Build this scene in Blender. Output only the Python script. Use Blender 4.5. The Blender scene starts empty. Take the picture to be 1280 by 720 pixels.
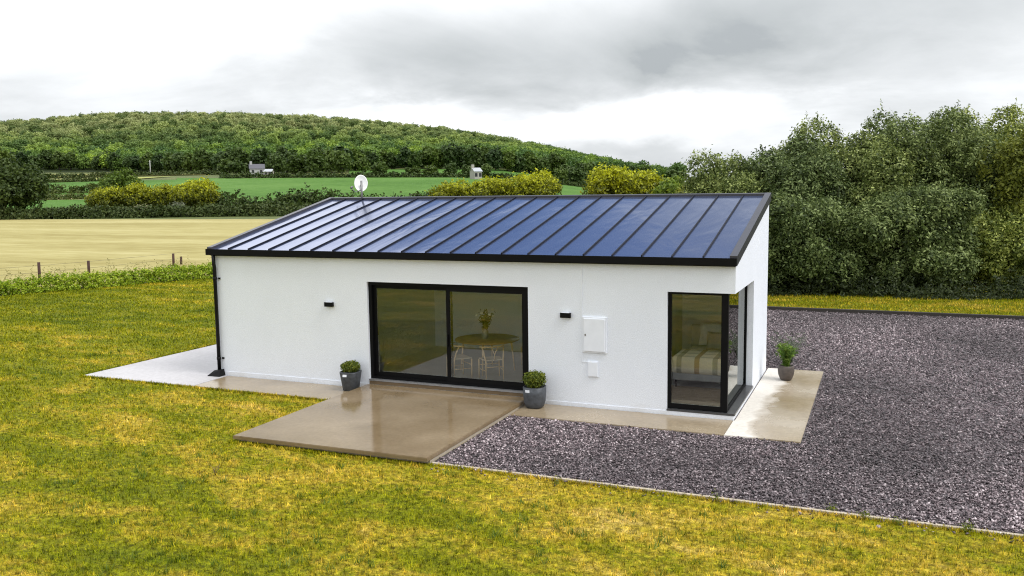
import bpy, bmesh, math, random
import numpy as np
from mathutils import Vector, Matrix
PI = math.pi
scene = bpy.context.scene
COL = scene.collection

# ---------------------------------------------------------------- camera numbers (metres, front wall along X, ground z = 0)
CAM = np.array([14.4883, -16.1027, 4.2915]); YAW, PITCH, ROLL = 0.4018, -0.1102, -0.0128; FPX = 1089.3 / 1280
L, W, H = 12.067, 4.882, 2.9
FWD = np.array([-math.sin(YAW), math.cos(YAW)]); RGT = np.array([math.cos(YAW), math.sin(YAW)])

def at(px, d):
    """ground point seen in picture column px (1280 wide) at depth d"""
    s = (px - 640) / 1089.3 * d
    return CAM[:2] + d * FWD + s * RGT

# ---------------------------------------------------------------- terrain
RIDGE_A = [-900, 0, 180, 300, 400, 500, 560, 640, 720, 780, 820, 850, 880, 2500]
RIDGE_Z = [58, 76, 86, 83, 78, 70, 64, 52, 36, 24, 14, 6, 2, 0]
def sstep(t):
    t = np.clip(t, 0, 1); return t * t * (3 - 2 * t)
def terrain(x, y):
    x = np.asarray(x, float); y = np.asarray(y, float)
    dx, dy = x - CAM[0], y - CAM[1]
    d = dx * FWD[0] + dy * FWD[1]; s = dx * RGT[0] + dy * RGT[1]
    px = 640 + 1089.3 * s / np.maximum(d, 1)
    px = np.where(d < 1, np.where(s < 0, -900, 2500), np.clip(px, -900, 2500))
    k = 0.06 - 0.034 * sstep((px - 600) / 200)
    zp = k * np.clip(d - 180, 0, 345)
    zr = np.interp(px, RIDGE_A, RIDGE_Z)
    t = np.clip((d - 525) / 450, 0, 1)
    hill = np.maximum(zr - zp, 0) * (0.35 * t + 0.65 * sstep(t)) * (1 - 0.55 * sstep((d - 1000) / 900))
    # small roll of the ground beyond the garden
    w = sstep((d - 190) / 150)
    return zp + hill + w * (0.5 * np.sin(x * 0.021) + 0.4 * np.sin(y * 0.027 + 1))
def tz(x, y): return float(terrain(x, y))

# ---------------------------------------------------------------- node helpers
def new_mat(name):
    m = bpy.data.materials.new(name); m.use_nodes = True
    nt = m.node_tree; nt.nodes.clear()
    return m, nt
class NT:
    def __init__(s, nt): s.nt = nt
    def n(s, typ, **kw):
        nd = s.nt.nodes.new(typ)
        for k, v in kw.items():
            if k.startswith('_'): setattr(nd, k[1:], v)
            else: s.set(nd.inputs[k.replace('__', ' ')], v)
        return nd
    def set(s, sock, v):
        if isinstance(v, bpy.types.NodeSocket): s.nt.links.new(v, sock)
        else:
            if sock.type == 'RGBA' and len(v) == 3: v = (*v, 1)
            sock.default_value = v
    def math(s, op, a, b=None, c=None, clamp=False):
        nd = s.nt.nodes.new('ShaderNodeMath'); nd.operation = op; nd.use_clamp = clamp
        for i, v in enumerate((a, b, c)):
            if v is not None: s.set(nd.inputs[i], v)
        return nd.outputs[0]
    def vmath(s, op, a, b=None):
        nd = s.nt.nodes.new('ShaderNodeVectorMath'); nd.operation = op
        s.set(nd.inputs[0], a)
        if b is not None: s.set(nd.inputs[1], b)
        return nd.outputs[0]
    def mix(s, f, a, b, blend='MIX'):
        nd = s.nt.nodes.new('ShaderNodeMix'); nd.data_type = 'RGBA'; nd.blend_type = blend
        s.set(nd.inputs[0], f); s.set(nd.inputs[6], a); s.set(nd.inputs[7], b)
        return nd.outputs[2]
    def ramp(s, f, stops, interp='LINEAR'):
        nd = s.nt.nodes.new('ShaderNodeValToRGB'); nd.color_ramp.interpolation = interp
        el = nd.color_ramp.elements
        while len(el) < len(stops): el.new(0.5)
        for e, (p, c) in zip(el, stops):
            e.position = p; e.color = (*c, 1) if not isinstance(c, (int, float)) else (c, c, c, 1)
        s.set(nd.inputs[0], f)
        return nd.outputs[0]
    def noise(s, vec, scale, detail=4, rough=0.55, dist=0.0):
        nd = s.n('ShaderNodeTexNoise', Scale=scale, Detail=detail, Roughness=rough, Distortion=dist)
        if vec is not None: s.set(nd.inputs['Vector'], vec)
        return nd.outputs[0]
    def scale(s, vec, v): return s.vmath('MULTIPLY', vec, v)
    def pos(s): return s.nt.nodes.new('ShaderNodeNewGeometry').outputs['Position']
    def bump(s, h, strength, dist=0.02):
        return s.n('ShaderNodeBump', Strength=strength, Distance=dist, Height=h).outputs[0]
    def out(s, sh):
        o = s.nt.nodes.new('ShaderNodeOutputMaterial'); s.nt.links.new(sh, o.inputs[0])
    def bsdf(s, **kw):
        return s.n('ShaderNodeBsdfPrincipled', **kw).outputs[0]

MATS = {}
def simple(name, col, rough=0.5, spec=0.5, metal=0.0, var=0.12, scale=6.0, bump=0.0, bscale=60):
    m, nt = new_mat(name); g = NT(nt)
    tc = nt.nodes.new('ShaderNodeTexCoord').outputs['Object']
    nz = g.noise(tc, scale, 5)
    c = g.mix(g.ramp(nz, [(0.3, 0.0), (0.7, 1.0)]), tuple(v * (1 - var) for v in col), tuple(min(v * (1 + var), 1) for v in col))
    kw = dict(Base__Color=c, Roughness=rough, Metallic=metal)
    kw['Specular IOR Level'] = spec
    nd = g.n('ShaderNodeBsdfPrincipled', **kw)
    if bump: g.set(nd.inputs['Normal'], g.bump(g.noise(tc, bscale, 4), bump, 0.01))
    g.out(nd.outputs[0]); MATS[name] = m
    return m

# lawn colour shared by the ground under the grass and by the blades themselves
def lawn_colour(g, p):
    big = g.noise(g.scale(p, (0.10, 0.22, 0.2)), 1.0, 4, 0.6)
    mid = g.noise(g.scale(p, (0.55, 1.1, 1.0)), 1.0, 5, 0.62, 0.6)
    fine = g.noise(p, 5.0, 4, 0.7)
    v = g.math('ADD', g.math('MULTIPLY', big, 0.40), g.math('MULTIPLY', mid, 0.54)); v = g.math('ADD', v, 0.04)
    v = g.math('ADD', v, g.math('MULTIPLY', fine, 0.30))
    streak = g.noise(g.scale(p, (0.07, 0.85, 0.5)), 1.0, 4, 0.55, 0.3)
    v = g.math('ADD', v, g.math('MULTIPLY', g.math('SUBTRACT', streak, 0.5), 0.22))
    # the turf is drier along the gravel and the near front of the lawn, fresher to the west
    sx = g.n('ShaderNodeSeparateXYZ', Vector=p)
    q = g.math('ADD', g.math('MULTIPLY', sx.outputs[0], 0.030), g.math('MULTIPLY', sx.outputs[1], -0.016))
    v = g.math('ADD', v, g.math('MULTIPLY', g.math('SUBTRACT', g.ramp(g.math('ADD', q, 0.45), [(0.0, 0.0), (0.9, 1.0)]), 0.45), 0.115))
    c = g.ramp(v, [(0.42, (0.060, 0.095, 0.003)), (0.54, (0.148, 0.183, 0.003)), (0.67, (0.275, 0.275, 0.006)),
                      (0.77, (0.52, 0.39, 0.033)), (0.90, (0.72, 0.53, 0.14))])
    tuft = g.noise(g.scale(p, (9.0, 11.0, 9.0)), 1.0, 3, 0.6)
    return g.mix(1.0, c, g.ramp(tuft, [(0.30, 0.33), (0.5, 0.95), (0.70, 1.6)]), 'MULTIPLY')

def make_materials():
    # ground far terrain
    m, nt = new_mat('meadow_ground'); g = NT(nt); p = g.pos()
    n1 = g.noise(p, 0.03, 6); n2 = g.noise(p, 0.6, 5)
    c = g.ramp(g.math('ADD', g.math('MULTIPLY', n1, 0.6), g.math('MULTIPLY', n2, 0.4)),
               [(0.35, (0.05, 0.075, 0.012)), (0.55, (0.10, 0.12, 0.02)), (0.7, (0.2, 0.19, 0.05))])
    g.out(g.bsdf(Base__Color=c, Roughness=0.9)); MATS['meadow'] = m
    # lawn
    m, nt = new_mat('lawn_turf'); g = NT(nt); p = g.pos()
    c = lawn_colour(g, p)
    f2 = g.noise(p, 38.0, 3, 0.7)
    c = g.mix(1.0, c, g.ramp(f2, [(0.32, 0.35), (0.62, 1.0)]), 'MULTIPLY')  # speckled darkening painted into the turf as shadow beneath the blades
    nd = g.n('ShaderNodeBsdfPrincipled', Base__Color=c, Roughness=0.85)
    nd.inputs['Specular IOR Level'].default_value = 0.15
    g.set(nd.inputs['Normal'], g.bump(g.noise(p, 26.0, 5, 0.75), 0.9, 0.04)); g.out(nd.outputs[0]); MATS['lawn'] = m
    m, nt = new_mat('grass_blade'); g = NT(nt); p = g.pos()
    ri = nt.nodes.new('ShaderNodeNewGeometry').outputs['Random Per Island']
    c = lawn_colour(g, p)
    c = g.mix(1.0, c, g.ramp(ri, [(0.0, (0.35, 0.42, 0.35)), (0.5, (0.95, 0.98, 0.9)), (0.85, (1.45, 1.35, 1.5)), (1.0, (2.0, 1.8, 3.2))]), 'MULTIPLY')
    d = g.n('ShaderNodeBsdfPrincipled', Base__Color=c, Roughness=0.6); d.inputs['Specular IOR Level'].default_value = 0.1
    t = g.n('ShaderNodeBsdfTranslucent', Color=c)
    g.out(g.n('ShaderNodeMixShader', 0) .outputs[0]) if False else None
    mx = nt.nodes.new('ShaderNodeMixShader'); mx.inputs[0].default_value = 0.3
    nt.links.new(d.outputs[0], mx.inputs[1]); nt.links.new(t.outputs[0], mx.inputs[2]); g.out(mx.outputs[0]); MATS['blade'] = m
    # crop / pasture sheets
    def crop(name, c1, c2, c3, s1, s2, stretch=(1, 1, 1), bump=0.5):
        m, nt = new_mat(name); g = NT(nt); p = g.scale(g.pos(), stretch)
        v = g.math('ADD', g.math('MULTIPLY', g.noise(p, s1, 5, 0.6), 0.55), g.math('MULTIPLY', g.noise(p, s2, 5, 0.7), 0.45))
        c = g.ramp(v, [(0.40, c1), (0.5, c2), (0.60, c3)])
        nd = g.n('ShaderNodeBsdfPrincipled', Base__Color=c, Roughness=0.9); nd.inputs['Specular IOR Level'].default_value = 0.1
        g.set(nd.inputs['Normal'], g.bump(g.noise(p, s2 * 1.5, 4, 0.7), bump, 0.25)); g.out(nd.outputs[0]); MATS[name] = m
    crop('barley_crop', (0.28, 0.235, 0.085), (0.37, 0.32, 0.13), (0.45, 0.40, 0.19), 0.06, 0.9, (0.25, 1.4, 1))
    crop('green_crop', (0.060, 0.135, 0.022), (0.080, 0.170, 0.030), (0.105, 0.20, 0.042), 0.03, 0.5)
    crop('pale_crop', (0.22, 0.25, 0.06), (0.30, 0.31, 0.09), (0.36, 0.35, 0.12), 0.03, 0.5)
    crop('tan_pasture', (0.15, 0.155, 0.04), (0.21, 0.20, 0.06), (0.27, 0.24, 0.085), 0.03, 0.3)
    crop('stubble', (0.42, 0.36, 0.19), (0.52, 0.44, 0.25), (0.6, 0.52, 0.3), 0.03, 0.3)
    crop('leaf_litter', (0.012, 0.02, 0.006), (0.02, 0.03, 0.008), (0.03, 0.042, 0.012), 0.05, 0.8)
    crop('rough_grass', (0.07, 0.10, 0.01), (0.125, 0.155, 0.012), (0.19, 0.2, 0.03), 0.3, 6.0, (0.5, 1, 1))
    # gravel bed and stones
    m, nt = new_mat('slate_gravel_bed'); g = NT(nt); p = g.pos()
    vo = g.n('ShaderNodeTexVoronoi', Vector=p, Scale=42.0); vcol = g.n('ShaderNodeSeparateColor', Color=vo.outputs['Color'])
    c = g.ramp(vcol.outputs[0], [(0.0, (0.018, 0.013, 0.015)), (0.5, (0.075, 0.060, 0.066)), (0.85, (0.20, 0.165, 0.175)), (1.0, (0.42, 0.36, 0.37))])
    patch = g.ramp(g.noise(p, 0.35, 4), [(0.35, 0.75), (0.65, 1.2)])
    c = g.mix(1.0, c, patch, 'MULTIPLY')
    nd = g.n('ShaderNodeBsdfPrincipled', Base__Color=c, Roughness=0.5)
    g.set(nd.inputs['Normal'], g.bump(vo.outputs['Distance'], 1.0, -0.03)); g.out(nd.outputs[0]); MATS['gravel_bed'] = m
    m, nt = new_mat('slate_chip'); g = NT(nt)
    ri = nt.nodes.new('ShaderNodeNewGeometry').outputs['Random Per Island']
    c = g.ramp(ri, [(0.0, (0.010, 0.006, 0.007)), (0.25, (0.046, 0.033, 0.037)), (0.55, (0.140, 0.106, 0.114)), (0.87, (0.27, 0.217, 0.226)), (1.0, (0.50, 0.43, 0.44))])
    c = g.mix(1.0, c, g.ramp(g.noise(g.pos(), 0.16, 5, 0.6), [(0.36, 0.55), (0.62, 1.5)]), 'MULTIPLY')
    nd = g.n('ShaderNodeBsdfPrincipled', Base__Color=c, Roughness=0.42); g.out(nd.outputs[0]); MATS['chip'] = m
    # render wall
    m, nt = new_mat('white_render'); g = NT(nt); p = g.pos()
    st = g.noise(g.scale(p, (0.9, 0.9, 0.6)), 1.0, 5, 0.6)
    c = g.ramp(st, [(0.3, (0.785, 0.82, 0.885)), (0.7, (0.825, 0.86, 0.925))])
    sep = g.n('ShaderNodeSeparateXYZ', Vector=p)
    c = g.mix(1.0, c, g.ramp(g.noise(p, 55.0, 3, 0.8), [(0.3, 0.90), (0.7, 1.06)]), 'MULTIPLY')
    splash = g.math('MULTIPLY', g.ramp(sep.outputs[2], [(0.0, 1.0), (0.22, 0.0)]), g.ramp(g.noise(p, 2.2, 5), [(0.4, 0.0), (0.7, 0.5)]))
    c = g.mix(splash, c, (0.55, 0.52, 0.46))
    nd = g.n('ShaderNodeBsdfPrincipled', Base__Color=c, Roughness=0.85); nd.inputs['Specular IOR Level'].default_value = 0.2
    g.set(nd.inputs['Normal'], g.bump(g.noise(p, 48.0, 4, 0.75), 0.7, 0.012)); g.out(nd.outputs[0]); MATS['render'] = m
    # roof sheet
    m, nt = new_mat('coated_roof_steel'); g = NT(nt); p = g.pos()
    n1 = g.noise(p, 1.4, 5); fine = g.noise(p, 26, 4, 0.7)
    c = g.mix(n1, (0.118, 0.152, 0.285), (0.15, 0.19, 0.335))
    r = g.math('ADD', 0.07, g.math('MULTIPLY', fine, 0.14))
    nd = g.n('ShaderNodeBsdfPrincipled', Base__Color=c, Roughness=r, IOR=1.6, Metallic=0.75); nd.inputs['Specular IOR Level'].default_value = 0.6
    wv = g.noise(g.scale(p, (1.1, 0.45, 0.45)), 1.0, 3, 0.5, 0.4)
    sx = g.n('ShaderNodeSeparateXYZ', Vector=p)         # every pan is slightly dished between its seams
    u = g.math('SUBTRACT', g.math('FRACT', g.math('DIVIDE', g.math('SUBTRACT', sx.outputs[0], 0.5 - 5.78), 0.578)), 0.5)
    h = g.math('MULTIPLY', g.math('MULTIPLY', u, u), 0.022)
    h = g.math('ADD', h, g.math('ADD', g.math('MULTIPLY', wv, 0.020), g.math('MULTIPLY', fine, 0.0003)))
    g.set(nd.inputs['Normal'], g.bump(h, 1.0, 1.0)); g.out(nd.outputs[0]); MATS['roof'] = m
    # concretes
    def concrete(name, dryc, wetc, wetlo, wethi, rw=0.14, mask=None, drymul=0.45):
        m, nt = new_mat(name); g = NT(nt); p = g.pos()
        big = g.noise(p, 0.8, 3, 0.5, 0.2); fine = g.noise(p, 14, 5, 0.7)
        w = g.ramp(big, [(wetlo, 0.0), (wethi, 1.0)])
        if mask == 'rightwall':     # the dry strip along the east wall, under the roof line
            sx = g.n('ShaderNodeSeparateXYZ', Vector=p)
            e = g.math('ADD', sx.outputs[0], g.math('MULTIPLY', g.math('SUBTRACT', g.noise(p, 1.8, 5), 0.5), 0.9))
            e = g.math('SUBTRACT', e, g.math('MULTIPLY', g.math('MAXIMUM', sx.outputs[1], 0.0), 0.03))
            e = g.ramp(g.math('SUBTRACT', e, 12.0), [(0.36, 0.0), (0.58, 1.0)])
            w = g.math('MULTIPLY', e, g.math('MULTIPLY_ADD', w, 0.3, 0.7))
        c = g.mix(w, dryc, wetc)
        c = g.mix(1.0, c, g.ramp(fine, [(0.3, 0.86), (0.7, 1.1)]), 'MULTIPLY')
        r = g.math('MULTIPLY_ADD', g.math('SUBTRACT', 1.0, w), drymul, g.math('MULTIPLY_ADD', fine, 0.10, rw))
        nd = g.n('ShaderNodeBsdfPrincipled', Base__Color=c, Roughness=r)
        g.set(nd.inputs['Normal'], g.bump(g.math('ADD', fine, g.math('MULTIPLY', g.noise(p, 60, 3), 0.5)), 0.07, 0.006)); g.out(nd.outputs[0]); MATS[name] = m
    concrete('wet_concrete', (0.285, 0.215, 0.135), (0.165, 0.115, 0.06), 0.25, 0.75, 0.0, drymul=0.09)
    concrete('dry_concrete', (0.49, 0.475, 0.485), (0.40, 0.385, 0.39), 0.45, 0.8, 0.4)
    concrete('path_concrete', (0.37, 0.30, 0.21), (0.25, 0.19, 0.115), 0.2, 0.8, 0.08, drymul=0.2)
    concrete('side_concrete', (0.66, 0.62, 0.56), (0.31, 0.24, 0.15), 0.3, 0.7, 0.12, 'rightwall')
    simple('kerb_concrete', (0.42, 0.36, 0.28), 0.85, bump=0.3)
    simple('dark_kerb', (0.035, 0.03, 0.025), 0.8)
    simple('black_metal', (0.004, 0.004, 0.0045), 0.5, 0.12)
    simple('seam_metal', (0.006, 0.007, 0.013), 0.5, 0.15)
    simple('verge_metal', (0.035, 0.034, 0.045), 0.35, 0.5)
    simple('black_plastic', (0.005, 0.005, 0.0055), 0.45, 0.2)
    simple('sill_stone', (0.05, 0.05, 0.052), 0.3, bump=0.1)
    simple('threshold_alu', (0.30, 0.30, 0.31), 0.35, metal=0.6)
    simple('white_plastic', (0.79, 0.82, 0.88), 0.45, var=0.03)
    simple('white_paint', (0.5, 0.52, 0.5), 0.7, var=0.04)
    simple('dish_white', (0.82, 0.82, 0.82), 0.4, var=0.03)
    simple('galv_steel', (0.18, 0.18, 0.18), 0.4, metal=0.5)
    simple('floor_grey', (0.40, 0.40, 0.40), 0.45, scale=1.5)
    simple('rug_wool', (0.34, 0.26, 0.18), 0.95, bump=0.8, bscale=120)
    simple('pale_wood', (0.80, 0.60, 0.36), 0.5, scale=14)
    simple('oak_wood', (0.36, 0.21, 0.08), 0.45, scale=10)
    simple('cord_seat', (0.75, 0.66, 0.52), 0.9, bump=0.6, bscale=90)
    simple('bed_fabric', (0.42, 0.43, 0.45), 0.9, bump=0.4, bscale=90)
    simple('linen_white', (0.8, 0.8, 0.78), 0.9, bump=0.3, bscale=8)
    simple('grey_cushion', (0.30, 0.30, 0.31), 0.9)
    simple('ceramic_pale', (0.25, 0.25, 0.22), 0.3)
    simple('flower_white', (0.8, 0.78, 0.72), 0.7)
    simple('slate_pot', (0.060, 0.067, 0.078), 0.55, bump=0.5, bscale=40, var=0.35, scale=12)
    simple('brown_pot', (0.085, 0.068, 0.058), 0.6, bump=0.5, bscale=40, var=0.3, scale=14)
    simple('soil', (0.03, 0.022, 0.015), 0.95, bump=0.8, bscale=50)
    simple('bark', (0.075, 0.06, 0.045), 0.9, bump=0.8, bscale=14, var=0.35)
    simple('post_wood', (0.055, 0.025, 0.02), 0.85, bump=0.5, bscale=30)
    simple('wire', (0.12, 0.11, 0.1), 0.5, metal=0.6)
    simple('pole_grey', (0.45, 0.45, 0.43), 0.7)
    simple('stone_wall', (0.36, 0.34, 0.31), 0.9)
    simple('cottage_white', (0.42, 0.42, 0.42), 0.85)
    simple('slate_roof', (0.10, 0.10, 0.115), 0.7)
    simple('pale_roof', (0.40, 0.42, 0.45), 0.5)
    simple('dark_window', (0.02, 0.022, 0.025), 0.15)
    simple('twig_brown', (0.16, 0.11, 0.06), 0.9)
    # plaid throw
    m, nt = new_mat('plaid_throw'); g = NT(nt)
    tc = nt.nodes.new('ShaderNodeTexCoord').outputs['Object']; sp = g.n('ShaderNodeSeparateXYZ', Vector=tc)
    def band(v, per, lo):
        f = g.math('FRACT', g.math('MULTIPLY', v, per)); return g.math('GREATER_THAN', f, lo)
    b = g.math('MULTIPLY', g.math('ADD', band(sp.outputs[0], 2.7, 0.72), g.math('MULTIPLY', band(sp.outputs[1], 2.7, 0.75), 0.6)), 0.7, clamp=True)
    c = g.mix(b, (0.85, 0.78, 0.62), (0.27, 0.27, 0.19))
    c = g.mix(g.math('MULTIPLY', band(sp.outputs[0], 1.35, 0.86), 0.8), c, (0.5, 0.33, 0.16))
    nd = g.n('ShaderNodeBsdfPrincipled', Base__Color=c, Roughness=0.95)
    g.set(nd.inputs['Normal'], g.bump(g.noise(tc, 9, 4), 0.5, 0.05)); g.out(nd.outputs[0]); MATS['throw'] = m
    # glass: see-through plus mirror, both by Fresnel
    m, nt = new_mat('window_glass'); g = NT(nt)
    fr = g.n('ShaderNodeFresnel', IOR=1.5).outputs[0]
    fr = g.math('MINIMUM', g.math('MULTIPLY_ADD', fr, 1.1, 0.015), 1.0)
    tr = g.n('ShaderNodeBsdfTransparent', Color=(0.955, 0.965, 0.955))
    gl = g.n('ShaderNodeBsdfGlossy', Color=(0.95, 0.97, 0.95), Roughness=0.0)
    mx = nt.nodes.new('ShaderNodeMixShader'); nt.links.new(fr, mx.inputs[0]); nt.links.new(tr.outputs[0], mx.inputs[1]); nt.links.new(gl.outputs[0], mx.inputs[2])
    g.out(mx.outputs[0]); MATS['glass'] = m
    # foliage: leaf colours vary per leaf, per plant and in patches
    def leafmat(name, dark, mid, light, tip=None, translucent=0.3, objvar=0.25, patch=0.5, tipz=None, pw=0.55, iw=0.55, crest=None):
        m, nt = new_mat(name); g = NT(nt)
        ge = nt.nodes.new('ShaderNodeNewGeometry'); oi = nt.nodes.new('ShaderNodeObjectInfo')
        pn = g.noise(ge.outputs['Position'], patch, 3)
        v = g.math('ADD', g.math('MULTIPLY_ADD', g.math('SUBTRACT', ge.outputs['Random Per Island'], 0.5), iw, 0.275), g.math('MULTIPLY_ADD', g.math('SUBTRACT', pn, 0.5), pw, 0.275))
        c = g.ramp(v, [(0.15, dark), (0.5, mid), (0.85, light)])
        c = g.mix(1.0, c, g.ramp(oi.outputs['Random'], [(0.0, (1 - objvar, 1 - objvar * 0.8, 1 - objvar * 0.5)), (0.5, (1, 1, 1)), (1.0, (1 + objvar * 1.3, 1 + objvar, 1.0))]), 'MULTIPLY')
        if crest:   # paler, later-leafing trees on the upper slope
            sp = g.n('ShaderNodeSeparateXYZ', Vector=ge.outputs['Position'])
            f = g.ramp(g.math('MULTIPLY', g.math('ADD', sp.outputs[2], g.math('MULTIPLY', g.math('SUBTRACT', g.noise(ge.outputs['Position'], 0.006, 4), 0.5), 70)), 0.01), [(0.35, 0.0), (0.80, 0.85)])
            c = g.mix(f, c, g.mix(g.ramp(oi.outputs['Random'], [(0.2, 0.0), (0.8, 1.0)]), (0.14, 0.19, 0.05), crest))
        if tip:     # new growth of another colour toward the top of the plant
            tc = nt.nodes.new('ShaderNodeTexCoord').outputs['Object']; sp = g.n('ShaderNodeSeparateXYZ', Vector=tc)
            f = g.math('ADD', g.math('MULTIPLY', g.math('SUBTRACT', sp.outputs[2], tipz[0]), 1 / (tipz[1] - tipz[0])), g.math('MULTIPLY', g.math('SUBTRACT', g.noise(tc, 1.3, 4), 0.48), 3.4), clamp=True)
            c = g.mix(g.math('MULTIPLY', f, g.ramp(ge.outputs['Random Per Island'], [(0.1, 0.35), (0.6, 1.0)])), c, tip)
        d = g.n('ShaderNodeBsdfPrincipled', Base__Color=c, Roughness=0.55); d.inputs['Specular IOR Level'].default_value = 0.3
        t = g.n('ShaderNodeBsdfTranslucent', Color=c)
        mx = nt.nodes.new('ShaderNodeMixShader'); mx.inputs[0].default_value = translucent
        nt.links.new(d.outputs[0], mx.inputs[1]); nt.links.new(t.outputs[0], mx.inputs[2]); g.out(mx.outputs[0]); MATS[name] = m
    leafmat('leaf_willow', (0.022, 0.038, 0.007), (0.100, 0.140, 0.028), (0.40, 0.46, 0.15), patch=1.3, objvar=0.32, pw=0.9)
    leafmat('leaf_yellowgreen', (0.05, 0.07, 0.008), (0.14, 0.165, 0.018), (0.28, 0.30, 0.045), patch=0.6, objvar=0.1)
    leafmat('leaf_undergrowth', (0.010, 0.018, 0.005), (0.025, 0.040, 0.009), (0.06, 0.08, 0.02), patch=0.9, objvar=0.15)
    leafmat('leaf_wood', (0.050, 0.098, 0.013), (0.110, 0.195, 0.034), (0.23, 0.34, 0.060), patch=0.010, objvar=0.55, pw=1.2, iw=0.22, crest=(0.44, 0.46, 0.20))
    leafmat('leaf_woodedge', (0.030, 0.056, 0.013), (0.06, 0.10, 0.020), (0.11, 0.16, 0.034), patch=0.02, objvar=0.45, iw=0.3)
    leafmat('leaf_oak', (0.018, 0.035, 0.007), (0.04, 0.068, 0.012), (0.075, 0.11, 0.022), patch=0.15, objvar=0.15)
    leafmat('leaf_green', (0.05, 0.09, 0.008), (0.105, 0.17, 0.015), (0.19, 0.26, 0.03), patch=0.2, objvar=0.2)
    leafmat('leaf_hedge', (0.035, 0.055, 0.010), (0.065, 0.095, 0.018), (0.12, 0.145, 0.035), patch=0.15, objvar=0.2)
    leafmat('leaf_gold', (0.022, 0.034, 0.004), (0.055, 0.075, 0.008), (0.12, 0.135, 0.012), tip=(0.52, 0.54, 0.014), tipz=(3.0, 7.2), patch=0.3, objvar=0.1)
    leafmat('leaf_lime', (0.09, 0.15, 0.006), (0.24, 0.35, 0.012), (0.42, 0.48, 0.035), patch=0.8, objvar=0.05)
    leafmat('leaf_box', (0.03, 0.055, 0.008), (0.10, 0.14, 0.012), (0.24, 0.26, 0.03), patch=6.0, objvar=0.05)
    leafmat('leaf_palm', (0.04, 0.085, 0.012), (0.10, 0.19, 0.02), (0.22, 0.31, 0.05), patch=4.0, objvar=0.05)
    leafmat('leaf_tussock', (0.045, 0.085, 0.004), (0.10, 0.16, 0.008), (0.24, 0.27, 0.03), patch=0.8, objvar=0.0)
    leafmat('leaf_weed', (0.10, 0.10, 0.02), (0.2, 0.19, 0.05), (0.34, 0.28, 0.11), patch=1.0)
    leafmat('leaf_grey', (0.09, 0.105, 0.06), (0.17, 0.19, 0.115), (0.27, 0.28, 0.19), patch=0.5)
make_materials()

# ---------------------------------------------------------------- mesh helpers
def link(name, me, mat=None, parent=None, loc=None):
    o = bpy.data.objects.new(name, me); COL.objects.link(o)
    if me is not None and mat is not None and len(me.materials) == 0: me.materials.append(MATS[mat] if isinstance(mat, str) else mat)
    if parent: o.parent = parent
    if loc is not None: o.location = loc
    return o
def tag(o, label=None, cat=None, group=None, kind=None):
    if label: o['label'] = label
    if cat: o['category'] = cat
    if group: o['group'] = group
    if kind: o['kind'] = kind
    return o
def thing(name, label, cat, loc=(0, 0, 0), rz=0, group=None):
    o = bpy.data.objects.new(name, None); COL.objects.link(o); o.location = loc; o.rotation_euler = (0, 0, rz)
    o.empty_display_size = 0.2
    return tag(o, label, cat, group)
def np_mesh(name, v, f):
    """v (n,3), f (m,k): fast mesh of equal polygons"""
    me = bpy.data.meshes.new(name); v = np.asarray(v, np.float32); f = np.asarray(f, np.int32)
    k = f.shape[1]
    me.vertices.add(len(v)); me.vertices.foreach_set('co', v.ravel())
    me.loops.add(f.size); me.loops.foreach_set('vertex_index', f.ravel())
    me.polygons.add(len(f)); me.polygons.foreach_set('loop_start', np.arange(0, f.size, k, dtype=np.int32))
    me.polygons.foreach_set('loop_total', np.full(len(f), k, np.int32))
    me.update(calc_edges=True); return me
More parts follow.
